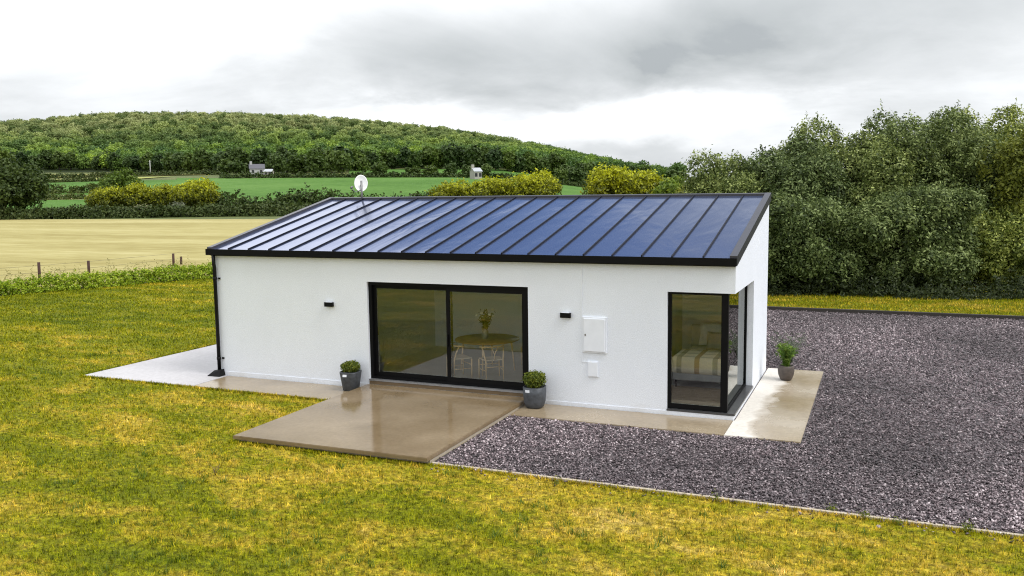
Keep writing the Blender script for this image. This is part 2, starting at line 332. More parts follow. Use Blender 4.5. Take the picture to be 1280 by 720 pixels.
class MB:
    def __init__(s): s.v = []; s.f = []; s.sm = []
    def add(s, v, f, smooth=False):
        b = len(s.v); s.v += [tuple(p) for p in v]; s.f += [tuple(i + b for i in q) for q in f]; s.sm += [smooth] * len(f); return s
    def box(s, x0, x1, y0, y1, z0, z1):
        v = [(x0, y0, z0), (x1, y0, z0), (x1, y1, z0), (x0, y1, z0), (x0, y0, z1), (x1, y0, z1), (x1, y1, z1), (x0, y1, z1)]
        return s.add(v, [(0, 3, 2, 1), (4, 5, 6, 7), (0, 1, 5, 4), (1, 2, 6, 5), (2, 3, 7, 6), (3, 0, 4, 7)])
    def rbox(s, x0, x1, y0, y1, z0, z1, r=0.01, seg=2):
        bm = bmesh.new(); bmesh.ops.create_cube(bm, size=1)
        for v in bm.verts: v.co = ((x0 + x1) / 2 + v.co.x * (x1 - x0), (y0 + y1) / 2 + v.co.y * (y1 - y0), (z0 + z1) / 2 + v.co.z * (z1 - z0))
        bmesh.ops.bevel(bm, geom=bm.edges[:], offset=r, segments=seg, affect='EDGES', profile=0.5)
        bm.verts.index_update(); s.add([v.co[:] for v in bm.verts], [[v.index for v in f.verts] for f in bm.faces], seg > 2); bm.free(); return s
    def tube(s, pts, rad, n=8, cap=True):
        pts = [Vector(p) for p in pts]
        if isinstance(rad, (int, float)): rad = [rad] * len(pts)
        v = []; up = None
        for i, p in enumerate(pts):
            t = (pts[min(i + 1, len(pts) - 1)] - pts[max(i - 1, 0)]).normalized()
            if up is None:
                up = Vector((0, 0, 1)) if abs(t.z) < 0.9 else Vector((1, 0, 0))
            a = t.cross(up).normalized(); b = a.cross(t).normalized(); up = b
            for k in range(n):
                an = 2 * PI * k / n; v.append(p + rad[i] * (math.cos(an) * a + math.sin(an) * b))
        f = [(i * n + k, i * n + (k + 1) % n, (i + 1) * n + (k + 1) % n, (i + 1) * n + k) for i in range(len(pts) - 1) for k in range(n)]
        if cap: f += [tuple(range(n - 1, -1, -1)), tuple((len(pts) - 1) * n + k for k in range(n))]
        return s.add([q[:] for q in v], f, True)
    def lathe(s, prof, n=24, sq=None):
        """prof: list of (r, z); sq: superellipse power for a rounded-square plan"""
        v = []; f = []
        for r, z in prof:
            for k in range(n):
                a = 2 * PI * k / n; c, q = math.cos(a), math.sin(a)
                rr = r if sq is None else r / ((abs(c) ** sq + abs(q) ** sq) ** (1 / sq))
                v.append((rr * c, rr * q, z))
        for i in range(len(prof) - 1):
            for k in range(n): f.append((i * n + k, i * n + (k + 1) % n, (i + 1) * n + (k + 1) % n, (i + 1) * n + k))
        return s.add(v, f, True)
    def build(s, name, mat, parent=None, loc=None):
        me = bpy.data.meshes.new(name); me.from_pydata(s.v, [], s.f); me.polygons.foreach_set('use_smooth', s.sm); me.update()
        return link(name, me, mat, parent, loc)
def struct(o, label=None): return tag(o, label, None, None, 'structure')

def copy_tree(o, parent=None):
    c = o.copy(); COL.objects.link(c)
    if parent: c.parent = parent
    for ch in list(o.children): copy_tree(ch, c)
    return c

# foliage ------------------------------------------------------------------
def leaves(rng, c, nrm, size, aspect=0.55, jitter=0.35):
    """diamond leaf quads at points c, facing nrm"""
    n = len(c); nrm = nrm / np.maximum(np.linalg.norm(nrm, axis=1, keepdims=True), 1e-6)
    t = rng.normal(size=(n, 3)); t -= (t * nrm).sum(1, keepdims=True) * nrm; t /= np.maximum(np.linalg.norm(t, axis=1, keepdims=True), 1e-6)
    b = np.cross(nrm, t); s = size * (1 - jitter + 2 * jitter * rng.random((n, 1)))
    v = np.stack([c - t * s, c + b * s * aspect + nrm * s * 0.12, c + t * s, c - b * s * aspect + nrm * s * 0.12], 1).reshape(-1, 3)
    return v, np.arange(4 * n, dtype=np.int32).reshape(-1, 4)
def lobe_points(rng, lobes, n, clump, spread, shell=(0.72, 1.04), cut=0.62):
    """twig centres spread over the outside of a set of ellipsoids, then leaves round each twig"""
    lobes = np.array(lobes, float); area = (lobes[:, 3] * lobes[:, 4] + lobes[:, 4] * lobes[:, 5] + lobes[:, 3] * lobes[:, 5]); area /= area.sum()
    m = int(n / clump * 2.2) + 8
    li = rng.choice(len(lobes), m, p=area); dr = rng.normal(size=(m, 3)); dr /= np.linalg.norm(dr, axis=1, keepdims=True)
    rad = shell[0] + (shell[1] - shell[0]) * rng.random((m, 1)) ** 0.6
    p = lobes[li, :3] + dr * lobes[li, 3:] * rad
    keep = np.ones(m, bool)
    for q in range(len(lobes)):
        e = (((p - lobes[q, :3]) / lobes[q, 3:]) ** 2).sum(1); keep &= ~((e < cut ** 2) & (li != q))
    keep &= p[:, 2] > 0.02
    p, dr = p[keep], dr[keep]; p, dr = p[:max(int(n / clump), 1)], dr[:max(int(n / clump), 1)]
    c = np.repeat(p, clump, 0); nr = np.repeat(dr, clump, 0)
    c = c + rng.normal(size=c.shape) * spread
    nr = nr + rng.normal(size=nr.shape) * 0.75 + np.array([0, 0, 0.35])
    c[:, 2] = np.abs(c[:, 2]) + 0.01
    return c, nr
def crown_lobes(rng, R, Ht, base, nl, squash=1.0, lr=(0.30, 0.48), flat=1.0, jit=0.06):
    """lobes round an envelope of radius R from height base to Ht"""
    cz = (base + Ht) / 2; hz = (Ht - base) / 2; out = [(0, 0, cz, R * 0.62, R * 0.62 * squash, hz * 0.68)]
    for i in range(nl):
        z = 1 - 2 * (i + 0.5) / nl; a = i * 2.39996 + rng.random() * 0.8; r = math.sqrt(max(1 - z * z, 0)) ** flat
        k = lr[0] + (lr[1] - lr[0]) * rng.random(); q = 0.98 - k * 0.75 + jit * rng.normal()
        out.append((R * r * math.cos(a) * q, R * squash * r * math.sin(a) * q, cz + hz * z * q, R * k, R * k * squash, max(hz * k * 0.9, R * k * 0.6)))
    return out
def trunk_mesh(rng, Ht, r, limbs, spread, base=0.25, name='trunk'):
    mb = MB(); top = Ht * 0.72
    pts = [(0, 0, -0.3), (0.02 * Ht * rng.normal() * 0.3, 0.02 * Ht * rng.normal() * 0.3, Ht * base), (0.03 * Ht * rng.normal(), 0.03 * Ht * rng.normal(), top)]
    mb.tube(pts, [r * 1.25, r * 0.85, r * 0.3], 9)
    for i in range(limbs):
        a = 2 * PI * i / limbs + rng.random() * 0.7; z0 = Ht * (base * 0.7 + 0.3 * rng.random()); l = spread * (0.6 + 0.35 * rng.random())
        q = [(0, 0, z0), (l * 0.45 * math.cos(a), l * 0.45 * math.sin(a), z0 + l * 0.42), (l * math.cos(a + 0.2), l * math.sin(a + 0.2), z0 + l * 0.75)]
        mb.tube(q, [r * 0.55, r * 0.33, r * 0.1], 6)
    me = bpy.data.meshes.new(name); me.from_pydata(mb.v, [], mb.f); me.polygons.foreach_set('use_smooth', mb.sm); me.materials.append(MATS['bark']); return me
def crown_mesh(rng, lobes, n, leaf, mat, clump=10, spread=0.25, aspect=0.55, sprigs=0, shell=(0.72, 1.04), cut=0.62, inner=0.0):
    c, nr = lobe_points(rng, lobes, n, clump, spread, shell, cut)
    v, f = leaves(rng, c, nr, leaf, aspect)
    V, F = [v], [f]; off = len(v)
    if inner:       # bigger, sparser leaves deeper in, so the crown is not hollow
        c, nr = lobe_points(rng, lobes, int(n * inner), clump, spread * 1.5, (0.35, 0.75), 0.0)
        v, f = leaves(rng, c, nr, leaf * 1.15, 0.6); V.append(v); F.append(f + off); off += len(v)
    if sprigs:      # loose shoots standing out of the top
        lo = np.array(lobes); top = lo[:, 2] + lo[:, 5] > np.percentile(lo[:, 2] + lo[:, 5], 45)
        idx = rng.choice(np.where(top)[0], sprigs)
        dr = rng.normal(size=(sprigs, 3)); dr[:, 2] = np.abs(dr[:, 2]) + 0.5; dr /= np.linalg.norm(dr, axis=1, keepdims=True)
        p0 = lo[idx, :3] + dr * lo[idx, 3:] * 0.95; k = 14
        tt = np.linspace(0, 1, k)[None, :, None]; ln = (0.10 + 0.42 * rng.random((sprigs, 1, 1)) ** 1.5)
        up = dr * 0.6 + np.array([0, 0, 0.8])
        c = (p0[:, None, :] + tt * ln * up[:, None, :] + rng.normal(size=(sprigs, k, 3)) * 0.06 * (1.2 - tt)).reshape(-1, 3)
        v, f = leaves(rng, c, rng.normal(size=c.shape) + np.array([0, 0, 0.4]), leaf * 0.9, aspect); V.append(v); F.append(f + off)
    me = np_mesh('crown', np.concatenate(V), np.concatenate(F)); me.materials.append(MATS[mat]); return me
def tree(name, label, cat, loc, crown_me, trunk_me, group=None, rz=0, sc=1.0):
    t = thing(name, label, cat, loc, rz, group); t.scale = (sc, sc, sc) if isinstance(sc, (int, float)) else sc
    if trunk_me: link('trunk', trunk_me, None, t)
    link('crown', crown_me, None, t)
    return t
def hedge_mesh(rng, path, width, height, n, leaf, mat, aspect=0.6, rough=0.25, clump=8):
    path = np.array(path, float); seg = np.linalg.norm(np.diff(path[:, :2], axis=0), axis=1); cum = np.concatenate([[0], np.cumsum(seg)])
    m = n // clump; t = rng.random(m) * cum[-1]
    x = np.interp(t, cum, path[:, 0]); y = np.interp(t, cum, path[:, 1]); i = np.clip(np.searchsorted(cum, t) - 1, 0, len(seg) - 1)
    dx = (path[i + 1, 0] - path[i, 0]) / seg[i]; dy = (path[i + 1, 1] - path[i, 1]) / seg[i]
    hh = height * (1 - rough + rough * (0.5 + 0.5 * np.sin(t * 1.3 / height + 2 * np.sin(t * 0.43 / height))) + rough * 0.4 * rng.normal(size=m))
    a = rng.random(m) * PI; rr = 0.72 + 0.33 * rng.random(m)
    ox = np.cos(a) * rr * width / 2 * (1 + 0.2 * np.sin(t * 0.9 / height)); oz = np.sin(a) ** 0.7 * rr * hh
    low = rng.random(m) < 0.35; oz = np.where(low, oz * rng.random(m), oz)
    c = np.stack([x - dy * ox, y + dx * ox, oz], 1); nr = np.stack([-dy * np.cos(a), dx * np.cos(a), np.sin(a)], 1)
    c = np.repeat(c, clump, 0) + rng.normal(size=(m * clump, 3)) * leaf * 0.9; nr = np.repeat(nr, clump, 0) + rng.normal(size=(m * clump, 3)) * 0.7
    c[:, 2] = np.abs(c[:, 2])
    c[:, 2] += terrain(c[:, 0], c[:, 1])
    v, f = leaves(rng, c, nr, leaf, aspect); me = np_mesh('hedge', v, f); me.materials.append(MATS[mat]); return me

# ---------------------------------------------------------------- SETTING: ground sheets
def polar_ground():
    rad = np.concatenate([[0], np.geomspace(3, 180, 26), np.linspace(195, 1100, 74), np.geomspace(1180, 9000, 18)])
    az = np.linspace(-PI, PI, 241)[:-1]
    # finer towards the hill
    fine = np.linspace(-1.25, 0.45, 190); az = np.sort(np.unique(np.concatenate([az[(az < -1.25) | (az > 0.45)], fine])))
    A, R = np.meshgrid(az, rad[1:]); x = CAM[0] + R * np.sin(A); y = CAM[1] + R * np.cos(A); z = terrain(x, y)
    v = np.concatenate([[[CAM[0], CAM[1], 0]], np.stack([x.ravel(), y.ravel(), z.ravel()], 1)]); na = len(az)
    f = []; g = lambda i, j: 1 + i * na + j % na
    q = [(g(i, j), g(i, j + 1), g(i + 1, j + 1), g(i + 1, j)) for i in range(len(rad) - 2) for j in range(na)]
    tri = [(0, g(0, j + 1), g(0, j)) for j in range(na)]
    me = bpy.data.meshes.new('ground'); me.from_pydata([tuple(p) for p in v], [], [t[::-1] for t in q] + tri); me.polygons.foreach_set('use_smooth', [True] * len(me.polygons))
    me.update(); return me
gm = polar_ground()
# make sure it faces up
if gm.polygons[10].normal.z < 0: gm.flip_normals()
struct(link('ground', gm, 'meadow'))

def flat_poly(name, pts, z, mat):
    me = bpy.data.meshes.new(name); me.from_pydata([(x, y, z) for x, y in pts], [], [tuple(range(len(pts)))]); me.update()
    if me.polygons[0].normal.z < 0: me.flip_normals()
    return struct(link(name, me, mat))
def hx(y): return -20.95 + (y - 10.0) * 0.3675        # hedge line along the west of the lawn
flat_poly('lawn', [(hx(-60), -60), (70, -60), (70, 25), (hx(25), 25)], 0.006, 'lawn')
flat_poly('gravel_bed', [(8.0, -4.19), (45, -4.19), (45, 15.55), (-1.5, 15.55), (-1.5, 5.9), (8, 5.9)], 0.014, 'gravel_bed')
def draped(name, quad, nu, nv, mat, lift):
    (a, b, c, d) = [np.array(p, float) for p in quad]      # a-b near edge, d-c far edge
    u = np.linspace(0, 1, nu + 1)[None, :, None]; w = np.linspace(0, 1, nv + 1)[:, None, None]
    P = (a * (1 - u) + b * u) * (1 - w) + (d * (1 - u) + c * u) * w
    x, y = P[..., 0].ravel(), P[..., 1].ravel(); v = np.stack([x, y, terrain(x, y) + lift], 1)
    f = [(j * (nu + 1) + i, j * (nu + 1) + i + 1, (j + 1) * (nu + 1) + i + 1, (j + 1) * (nu + 1) + i) for j in range(nv) for i in range(nu)]
    me = np_mesh(name, v, f)
    if me.polygons[0].normal.z < 0: me.flip_normals()
    me.polygons.foreach_set('use_smooth', [True] * len(f))
    return struct(link(name, me, mat))
draped('barley_field', [(hx(-60) - 1.3, -60), (hx(26) - 0.9, 26.5), (20, 112), (-300, 100)], 30, 20, 'barley_crop', 0.03)
def FQ(x0, x1, d0l, d0r, d1l, d1r): return [at(x0, d0l), at(x1, d0r), at(x1, d1r), at(x0, d1l)]
draped('green_field', FQ(-620, 140, 196, 200, 232, 236), 40, 12, 'green_crop', 0.3)
draped('stubble_field', FQ(-620, 120, 236, 236, 256, 262), 40, 8, 'stubble', 0.3)
draped('upper_green_field', FQ(-620, 287, 268, 240, 312, 336), 40, 10, 'green_crop', 0.3)
draped('yellow_field', [at(-620, 320), at(152, 338), at(222, 372), at(-620, 366)], 40, 10, 'pale_crop', 0.3)
draped('tan_field', FQ(-620, 262, 380, 392, 535, 440), 40, 14, 'tan_pasture', 0.3)
draped('upper_green_field', FQ(226, 287, 334, 334, 352, 340), 6, 6, 'green_crop', 0.3)
draped('wide_green_field', FQ(285, 790, 205, 205, 338, 340), 50, 30, 'green_crop', 0.3)
draped('far_green_field', FQ(440, 720, 345, 345, 445, 445), 20, 10, 'green_crop', 0.3)
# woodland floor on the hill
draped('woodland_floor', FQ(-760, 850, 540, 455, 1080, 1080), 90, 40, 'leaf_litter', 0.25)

# grass strip behind the gravel, with its kerb
flat_poly('grass_strip', [(-6, 15.72), (60, 15.72), (60, 24), (-6, 24)], 0.018, 'rough_grass')
MB().box(-1.5, 45, 15.56, 15.70, 0.0, 0.13).build('gravel_kerb', 'dark_kerb').__setitem__('kind', 'structure')
MB().box(8.02, 45, -4.26, -4.20, 0.0, 0.035).build('gravel_edging', 'kerb_concrete').__setitem__('kind', 'structure')

# concrete paths and the entrance slab
def slab(name, pts, z1, mat, bev=0.01, z0=-0.05):
    bm = bmesh.new(); vs = [bm.verts.new((x, y, z0)) for x, y in pts]; f = bm.faces.new(vs)
    r = bmesh.ops.extrude_face_region(bm, geom=[f])
    for v in r['geom']:
        if isinstance(v, bmesh.types.BMVert): v.co.z = z1
    bmesh.ops.recalc_face_normals(bm, faces=bm.faces)
    es = [e for e in bm.edges if all(abs(v.co.z - z1) < 1e-5 for v in e.verts)]
    bmesh.ops.bevel(bm, geom=es, offset=bev, segments=2, affect='EDGES')
    me = bpy.data.meshes.new(name); bm.to_mesh(me); bm.free(); return struct(link(name, me, mat))
slab('side_path', [(-3.1, -1.18), (0.30, -1.18), (0.30, -0.02), (-0.02, -0.02), (-0.02, 6.2), (-3.0, 6.2)], 0.035, 'dry_concrete')
slab('front_path', [(0.306, -1.18), (4.182, -1.22), (4.182, -0.02), (0.306, -0.02)], 0.032, 'path_concrete')
slab('front_path', [(8.006, -1.06), (12.06, -1.06), (12.06, -0.02), (8.006, -0.02)], 0.032, 'path_concrete')
slab('side_path', [(12.066, -1.06), (13.34, -1.06), (13.34, 5.1), (12.09, 5.1), (12.09, -0.02), (12.066, -0.02)], 0.035, 'side_concrete')
slab('entrance_slab', [(4.187, -4.38), (7.994, -4.34), (7.994, -0.02), (4.187, -0.02)], 0.13, 'wet_concrete', z0=0.068)
slab('slab_footing', [(4.25, -4.25), (7.985, -4.22), (7.985, -0.03), (4.25, -0.03)], 0.066, 'kerb_concrete')

# ---------------------------------------------------------------- HOUSE
house = thing('house', 'white rendered single storey house with dark standing seam pitched roof', 'house')
ZR = lambda y: 3.03 + (y + 0.06) * (4.12 - 3.03) / (W + 0.06)       # roof sheet top
def cell_wall(mb, axis, a, zs, filled, off0, off1, topf=None):
    """wall grid: breakpoints a along the wall, zs heights; boundary faces only. axis 'x': thickness in y"""
    nx, nz = len(a) - 1, len(zs) - 1
    fl = lambda i, k: 0 <= i < nx and 0 <= k < nz and filled(i, k)
    idx = {}
    def vid(i, k, s):
        key = (i, k, s)
        if key not in idx:
            t = off0 if s == 0 else off1
            p = (a[i], t) if axis == 'x' else (t, a[i])
            z = zs[k]
            if topf and k == nz: z = topf(p[1])
            idx[key] = len(mb.v); mb.v.append((p[0], p[1], z))
        return idx[key]
    for i in range(nx):
        for k in range(nz):
            if not fl(i, k): continue
            fs = [[(i, k, 0), (i + 1, k, 0), (i + 1, k + 1, 0), (i, k + 1, 0)], [(i, k, 1), (i, k + 1, 1), (i + 1, k + 1, 1), (i + 1, k, 1)]]
            if not fl(i - 1, k): fs.append([(i, k, 0), (i, k + 1, 0), (i, k + 1, 1), (i, k, 1)])
            if not fl(i + 1, k): fs.append([(i + 1, k, 0), (i + 1, k, 1), (i + 1, k + 1, 1), (i + 1, k + 1, 0)])
            if not fl(i, k - 1): fs.append([(i, k, 0), (i, k, 1), (i + 1, k, 1), (i + 1, k, 0)])
            if not fl(i, k + 1): fs.append([(i, k + 1, 0), (i + 1, k + 1, 0), (i + 1, k + 1, 1), (i, k + 1, 1)])
            for f in fs:
                mb.f.append(tuple(vid(*q) for q in f)); mb.sm.append(False)
wt = lambda y: ZR(y) - 0.07
DX0, DX1, DZ0, DZ1 = 4.215, 7.99, 0.215, 2.39
WX0, WZ0, WZ1, WY1 = 10.815, 0.11, 2.385, 2.52
mb = MB(); T = 0.30
cell_wall(mb, 'x', [0, DX0, DX1, WX0, L], [0.0, WZ0, DZ0, WZ1, 2.97],
          lambda i, k: not ((i == 1 and k == 2) or (i == 3 and k in (1, 2))), 0.0, T)
cell_wall(mb, 'y', [T, WY1, W - T], [0.0, WZ0, WZ1, 3.0], lambda i, k: not (i == 0 and k == 1), L, L - T, wt)
cell_wall(mb, 'y', [T, W - T], [0.0, 3.0], lambda i, k: True, 0.0, T, wt)
# back wall has a tall window to the garden
cell_wall(mb, 'x', [0, 2.0, 3.2, 6.25, 6.95, L], [0.0, 0.3, 2.3, wt(W)], lambda i, k: not (k == 1 and i in (1, 3)), W, W - T)
bm = bmesh.new(); tmp = bpy.data.meshes.new('t'); tmp.from_pydata(mb.v, [], mb.f); bm.from_mesh(tmp); bmesh.ops.recalc_face_normals(bm, faces=bm.faces)
me = bpy.data.meshes.new('wall'); bm.to_mesh(me); bm.free(); wall = link('wall', me, 'render', house)
# plinth line: a thin bead standing 12 mm proud at the foot of the render
for x0, x1, z1 in ((0.0, DX0 - 0.02, 0.135), (DX1 + 0.02, L, 0.105)): MB().box(x0, x1, -0.012, -0.0005, 0.02, z1).build('plinth', 'render', house)

# roof: sheet with standing seams, then edge trims as sub-parts
YA, YB = -0.05, W + 0.06
rf = MB(); th = 0.06
def roof_strip(mb, x0, x1, y0, y1, up, dn):
    v = [(x0, y0, ZR(y0) - dn), (x1, y0, ZR(y0) - dn), (x1, y1, ZR(y1) - dn), (x0, y1, ZR(y1) - dn),
         (x0, y0, ZR(y0) + up), (x1, y0, ZR(y0) + up), (x1, y1, ZR(y1) + up), (x0, y1, ZR(y1) + up)]
    return mb.add(v, [(0, 3, 2, 1), (4, 5, 6, 7), (0, 1, 5, 4), (1, 2, 6, 5), (2, 3, 7, 6), (3, 0, 4, 7)])
roof_strip(rf, -0.02, L + 0.0, YA, YB, 0.0, th)
roof = rf.build('roof', 'roof', house)
NS = 20; sp = 0.578
sm = MB()
for i in range(NS):
    xs = 0.50 + i * sp
    roof_strip(sm, xs - 0.012, xs + 0.012, YA + 0.012, YB - 0.07, 0.032, -0.001)
sm.build('seams', 'seam_metal', roof)
vg = MB(); roof_strip(vg, -0.10, 0.03, -0.066, YB + 0.02, 0.055, 0.13); o = vg.build('verge_trim', 'verge_metal', roof)
vg = MB(); roof_strip(vg, L - 0.10, L + 0.035, -0.066, YB + 0.02, 0.055, 0.13); vg.build('verge_trim', 'verge_metal', roof)
rc = MB(); roof_strip(rc, 0.035, L - 0.105, YB - 0.06, YB + 0.018, 0.052, 0.25); rc.build('ridge_cap', 'verge_metal', roof)
gt = MB()       # box gutter along the eaves
gy0, gy1 = -0.135, -0.055
gt.box(-0.09, L + 0.03, gy0, gy0 + 0.012, 2.905, 3.045); gt.box(-0.09, L + 0.03, gy0 + 0.0125, gy1, 2.907, 2.922)
gt.box(-0.09, -0.075, gy0 + 0.0125, gy1, 2.9225, 3.045); gt.box(L + 0.015, L + 0.03, gy0 + 0.0125, gy1, 2.9225, 3.045)
gt.build('gutter', 'black_metal', roof)
fs = MB(); fs.box(-0.02, L + 0.0, -0.05, -0.002, 2.885, 2.965); fs.build('fascia', 'black_metal', roof)
# downpipe at the west corner
dp = MB(); dp.tube([(0.10, -0.095, 2.91), (0.10, -0.09, 2.70), (0.10, -0.075, 2.6), (0.10, -0.075, 0.16)], 0.043, 12)
dpo = dp.build('downpipe', 'black_plastic', house)
for z in (2.35, 0.45):
    b = MB(); b.tube([(0.10, -0.075, z - 0.03), (0.10, -0.075, z + 0.03)], 0.052, 12); b.box(0.154, 0.20, -0.03, -0.001, z - 0.02, z + 0.02); b.build('bracket', 'black_plastic', dpo)
sh = MB(); sh.add([(-0.14, -0.24, 0.036), (0.22, -0.22, 0.036), (0.22, -0.014, 0.036), (0.02, -0.014, 0.036), (0.02, -0.16, 0.17), (0.19, -0.16, 0.19), (0.19, -0.02, 0.19), (0.02, -0.02, 0.17)],
                  [(3, 2, 1, 0), (4, 5, 6, 7), (0, 1, 5, 4), (1, 2, 6, 5), (2, 3, 7, 6), (3, 0, 4, 7)])
sh.build('drain_shoe', 'black_plastic', dpo)

# sliding door
def frame_box(mb, x0, x1, z0, z1, y0, y1, w, wb=None):
    wb = wb or w
    mb.box(x0, x0 + w, y0, y1, z0, z1); mb.box(x1 - w, x1, y0, y1, z0, z1); mb.box(x0 + w, x1 - w, y0, y1, z1 - w, z1); mb.box(x0 + w, x1 - w, y0, y1, z0, z0 + wb)
dr = MB(); frame_box(dr, DX0 + 0.003, DX1 - 0.003, DZ0 + 0.03, DZ1 - 0.003, 0.06, 0.20, 0.075, 0.05)
door = dr.build('sliding_door', 'black_metal', house)
s1 = MB(); frame_box(s1, DX0 + 0.079, 6.20, DZ0 + 0.081, DZ1 - 0.079, 0.135, 0.185, 0.075, 0.095); s1.build('door_sash', 'black_metal', door)
s2 = MB(); frame_box(s2, 6.10, DX1 - 0.079, DZ0 + 0.081, DZ1 - 0.079, 0.075, 0.128, 0.085, 0.105); s2.build('door_sash', 'black_metal', door)
MB().box(DX0 + 0.156, 6.122, 0.150, 0.170, DZ0 + 0.178, DZ1 - 0.156).build('pane', 'glass', door)
MB().box(6.187, DX1 - 0.166, 0.092, 0.112, DZ0 + 0.188, DZ1 - 0.166).build('pane', 'glass', door)
h = MB(); h.rbox(6.125, 6.15, 0.03, 0.073, 1.05, 1.32, 0.006); h.build('handle', 'black_metal', door)
th_ = MB(); th_.box(DX0 + 0.003, DX1 - 0.003, -0.03, 0.20, DZ0 + 0.002, DZ0 + 0.028); th_.build('threshold', 'threshold_alu', door)
MB().box(DX0 + 0.003, DX1 - 0.003, -0.012, -0.001, 0.131, DZ0 - 0.012).build('kick_strip', 'twig_brown', door)

# corner window
GX, GY = L - 0.165, 0.06        # glass planes
cw = MB()
fz0, fz1 = WZ0 + 0.03, WZ1 - 0.003
cw.box(WX0 + 0.003, WX0 + 0.07, GY, GY + 0.07, fz0, fz1)                                 # west jamb
cw.box(WX0 + 0.07, GX - 0.09, GY, GY + 0.07, fz1 - 0.045, fz1); cw.box(WX0 + 0.07, GX - 0.09, GY, GY + 0.07, fz0, fz0 + 0.10)
cw.box(GX - 0.09, GX + 0.035, GY, GY + 0.10, fz0, fz1)                                    # corner post
cw.box(GX - 0.035, GX + 0.035, WY1 - 0.06, WY1 - 0.003, fz0, fz1)                           # north jamb
cw.box(GX - 0.035, GX + 0.035, GY + 0.10, WY1 - 0.06, fz0, fz0 + 0.055); cw.box(GX - 0.035, GX + 0.035, GY + 0.10, WY1 - 0.06, fz1 - 0.045, fz1)
win = cw.build('corner_window', 'black_metal', house)
MB().box(WX0 + 0.071, GX - 0.091, GY + 0.025, GY + 0.045, fz0 + 0.101, fz1 - 0.046).build('pane', 'glass', win)
MB().box(GX - 0.01, GX + 0.01, GY + 0.101, WY1 - 0.061, fz0 + 0.056, fz1 - 0.046).build('pane', 'glass', win)
sl = MB(); sl.box(GX + 0.037, L + 0.025, -0.02, WY1 - 0.003, WZ0 + 0.002, WZ0 + 0.04); sl.box(WX0 + 0.003, GX + 0.036, -0.02, GY - 0.002, WZ0 + 0.002, WZ0 + 0.028)
sl.build('sill', 'sill_stone', win)
# small fixed parts of the front wall
MB().box(9.120, 9.140, -0.010, -0.0005, 1.86, 2.88).build('conduit', 'white_plastic', house)
cd = MB(); cd.box(9.120, 9.140, -0.010, -0.0005, 0.93, 1.86 - 0.002); cd.box(9.1405, 9.245, -0.010, -0.0005, 0.93, 0.95); cd.build('conduit', 'white_plastic', house)
# rooms
fl = MB(); fl.box(T, L - T, T, W - T, 0.05, 0.155); fl.build('floor', 'floor_grey', house)
for x0, x1, y0 in ((10.02, 10.14, T + 0.002), (3.3, 3.42, T + 0.002), (7.25, 7.35, 3.2)): MB().box(x0, x1, y0, W - T - 0.002, 0.156, 2.75).build('partition', 'white_paint', house)
ce = MB(); ce.box(T + 0.002, L - T - 0.002, T + 0.002, W - T - 0.002, 2.76, 2.84); ce.build('ceiling', 'white_paint', house)
wn = MB(); frame_box(wn, 6.253, 6.947, 0.303, 2.297, W - 0.2, W - 0.13, 0.07); bw = wn.build('back_window', 'black_metal', house)
MB().box(6.324, 6.876, W - 0.18, W - 0.16, 0.374, 2.226).build('pane', 'glass', bw)
wn = MB(); frame_box(wn, 2.003, 3.197, 0.303, 2.297, W - 0.2, W - 0.13, 0.07); bw = wn.build('back_window', 'black_metal', house)
MB().box(2.074, 3.126, W - 0.18, W - 0.16, 0.374, 2.226).build('pane', 'glass', bw)

# wall lights
def wall_light(x, label):
    t = thing('wall_light', label, 'wall light', (x, 0, 1.855), 0, 'black box lights on the front wall')
    MB().rbox(-0.105, 0.105, -0.075, -0.001, -0.05, 0.05, 0.006).build('housing', 'black_metal', t)
    MB().box(-0.085, 0.085, -0.07, -0.02, -0.054, -0.0505).build('lens', 'white_plastic', t)
    MB().box(-0.085, 0.085, -0.07, -0.02, 0.0505, 0.054).build('lens', 'white_plastic', t)
wall_light(3.245, 'small black box light on white wall, between the downpipe and the sliding door')
wall_light(8.80, 'small black box light on white wall, beside the white meter cabinet')
t = thing('meter_cabinet', 'white meter cabinet with raised door flush on the front wall', 'meter cabinet', (9.39, 0, 1.49))
MB().rbox(-0.245, 0.245, -0.035, -0.001, -0.355, 0.355, 0.008).build('body', 'white_plastic', t)
d = MB().rbox(-0.215, 0.215, -0.055, -0.0355, -0.325, 0.325, 0.008).build('cabinet_door', 'white_plastic', t)
MB().rbox(-0.19, -0.165, -0.062, -0.0555, -0.02, 0.02, 0.003).build('lock', 'galv_steel', d)
t = thing('service_box', 'small blank white box on the wall beneath the meter cabinet', 'service box', (9.355, 0, 0.81))
MB().rbox(-0.108, 0.108, -0.035, -0.001, -0.155, 0.155, 0.008).build('body', 'white_plastic', t)
MB().rbox(-0.09, 0.09, -0.042, -0.0355, -0.137, 0.137, 0.003).build('lid', 'white_plastic', t)

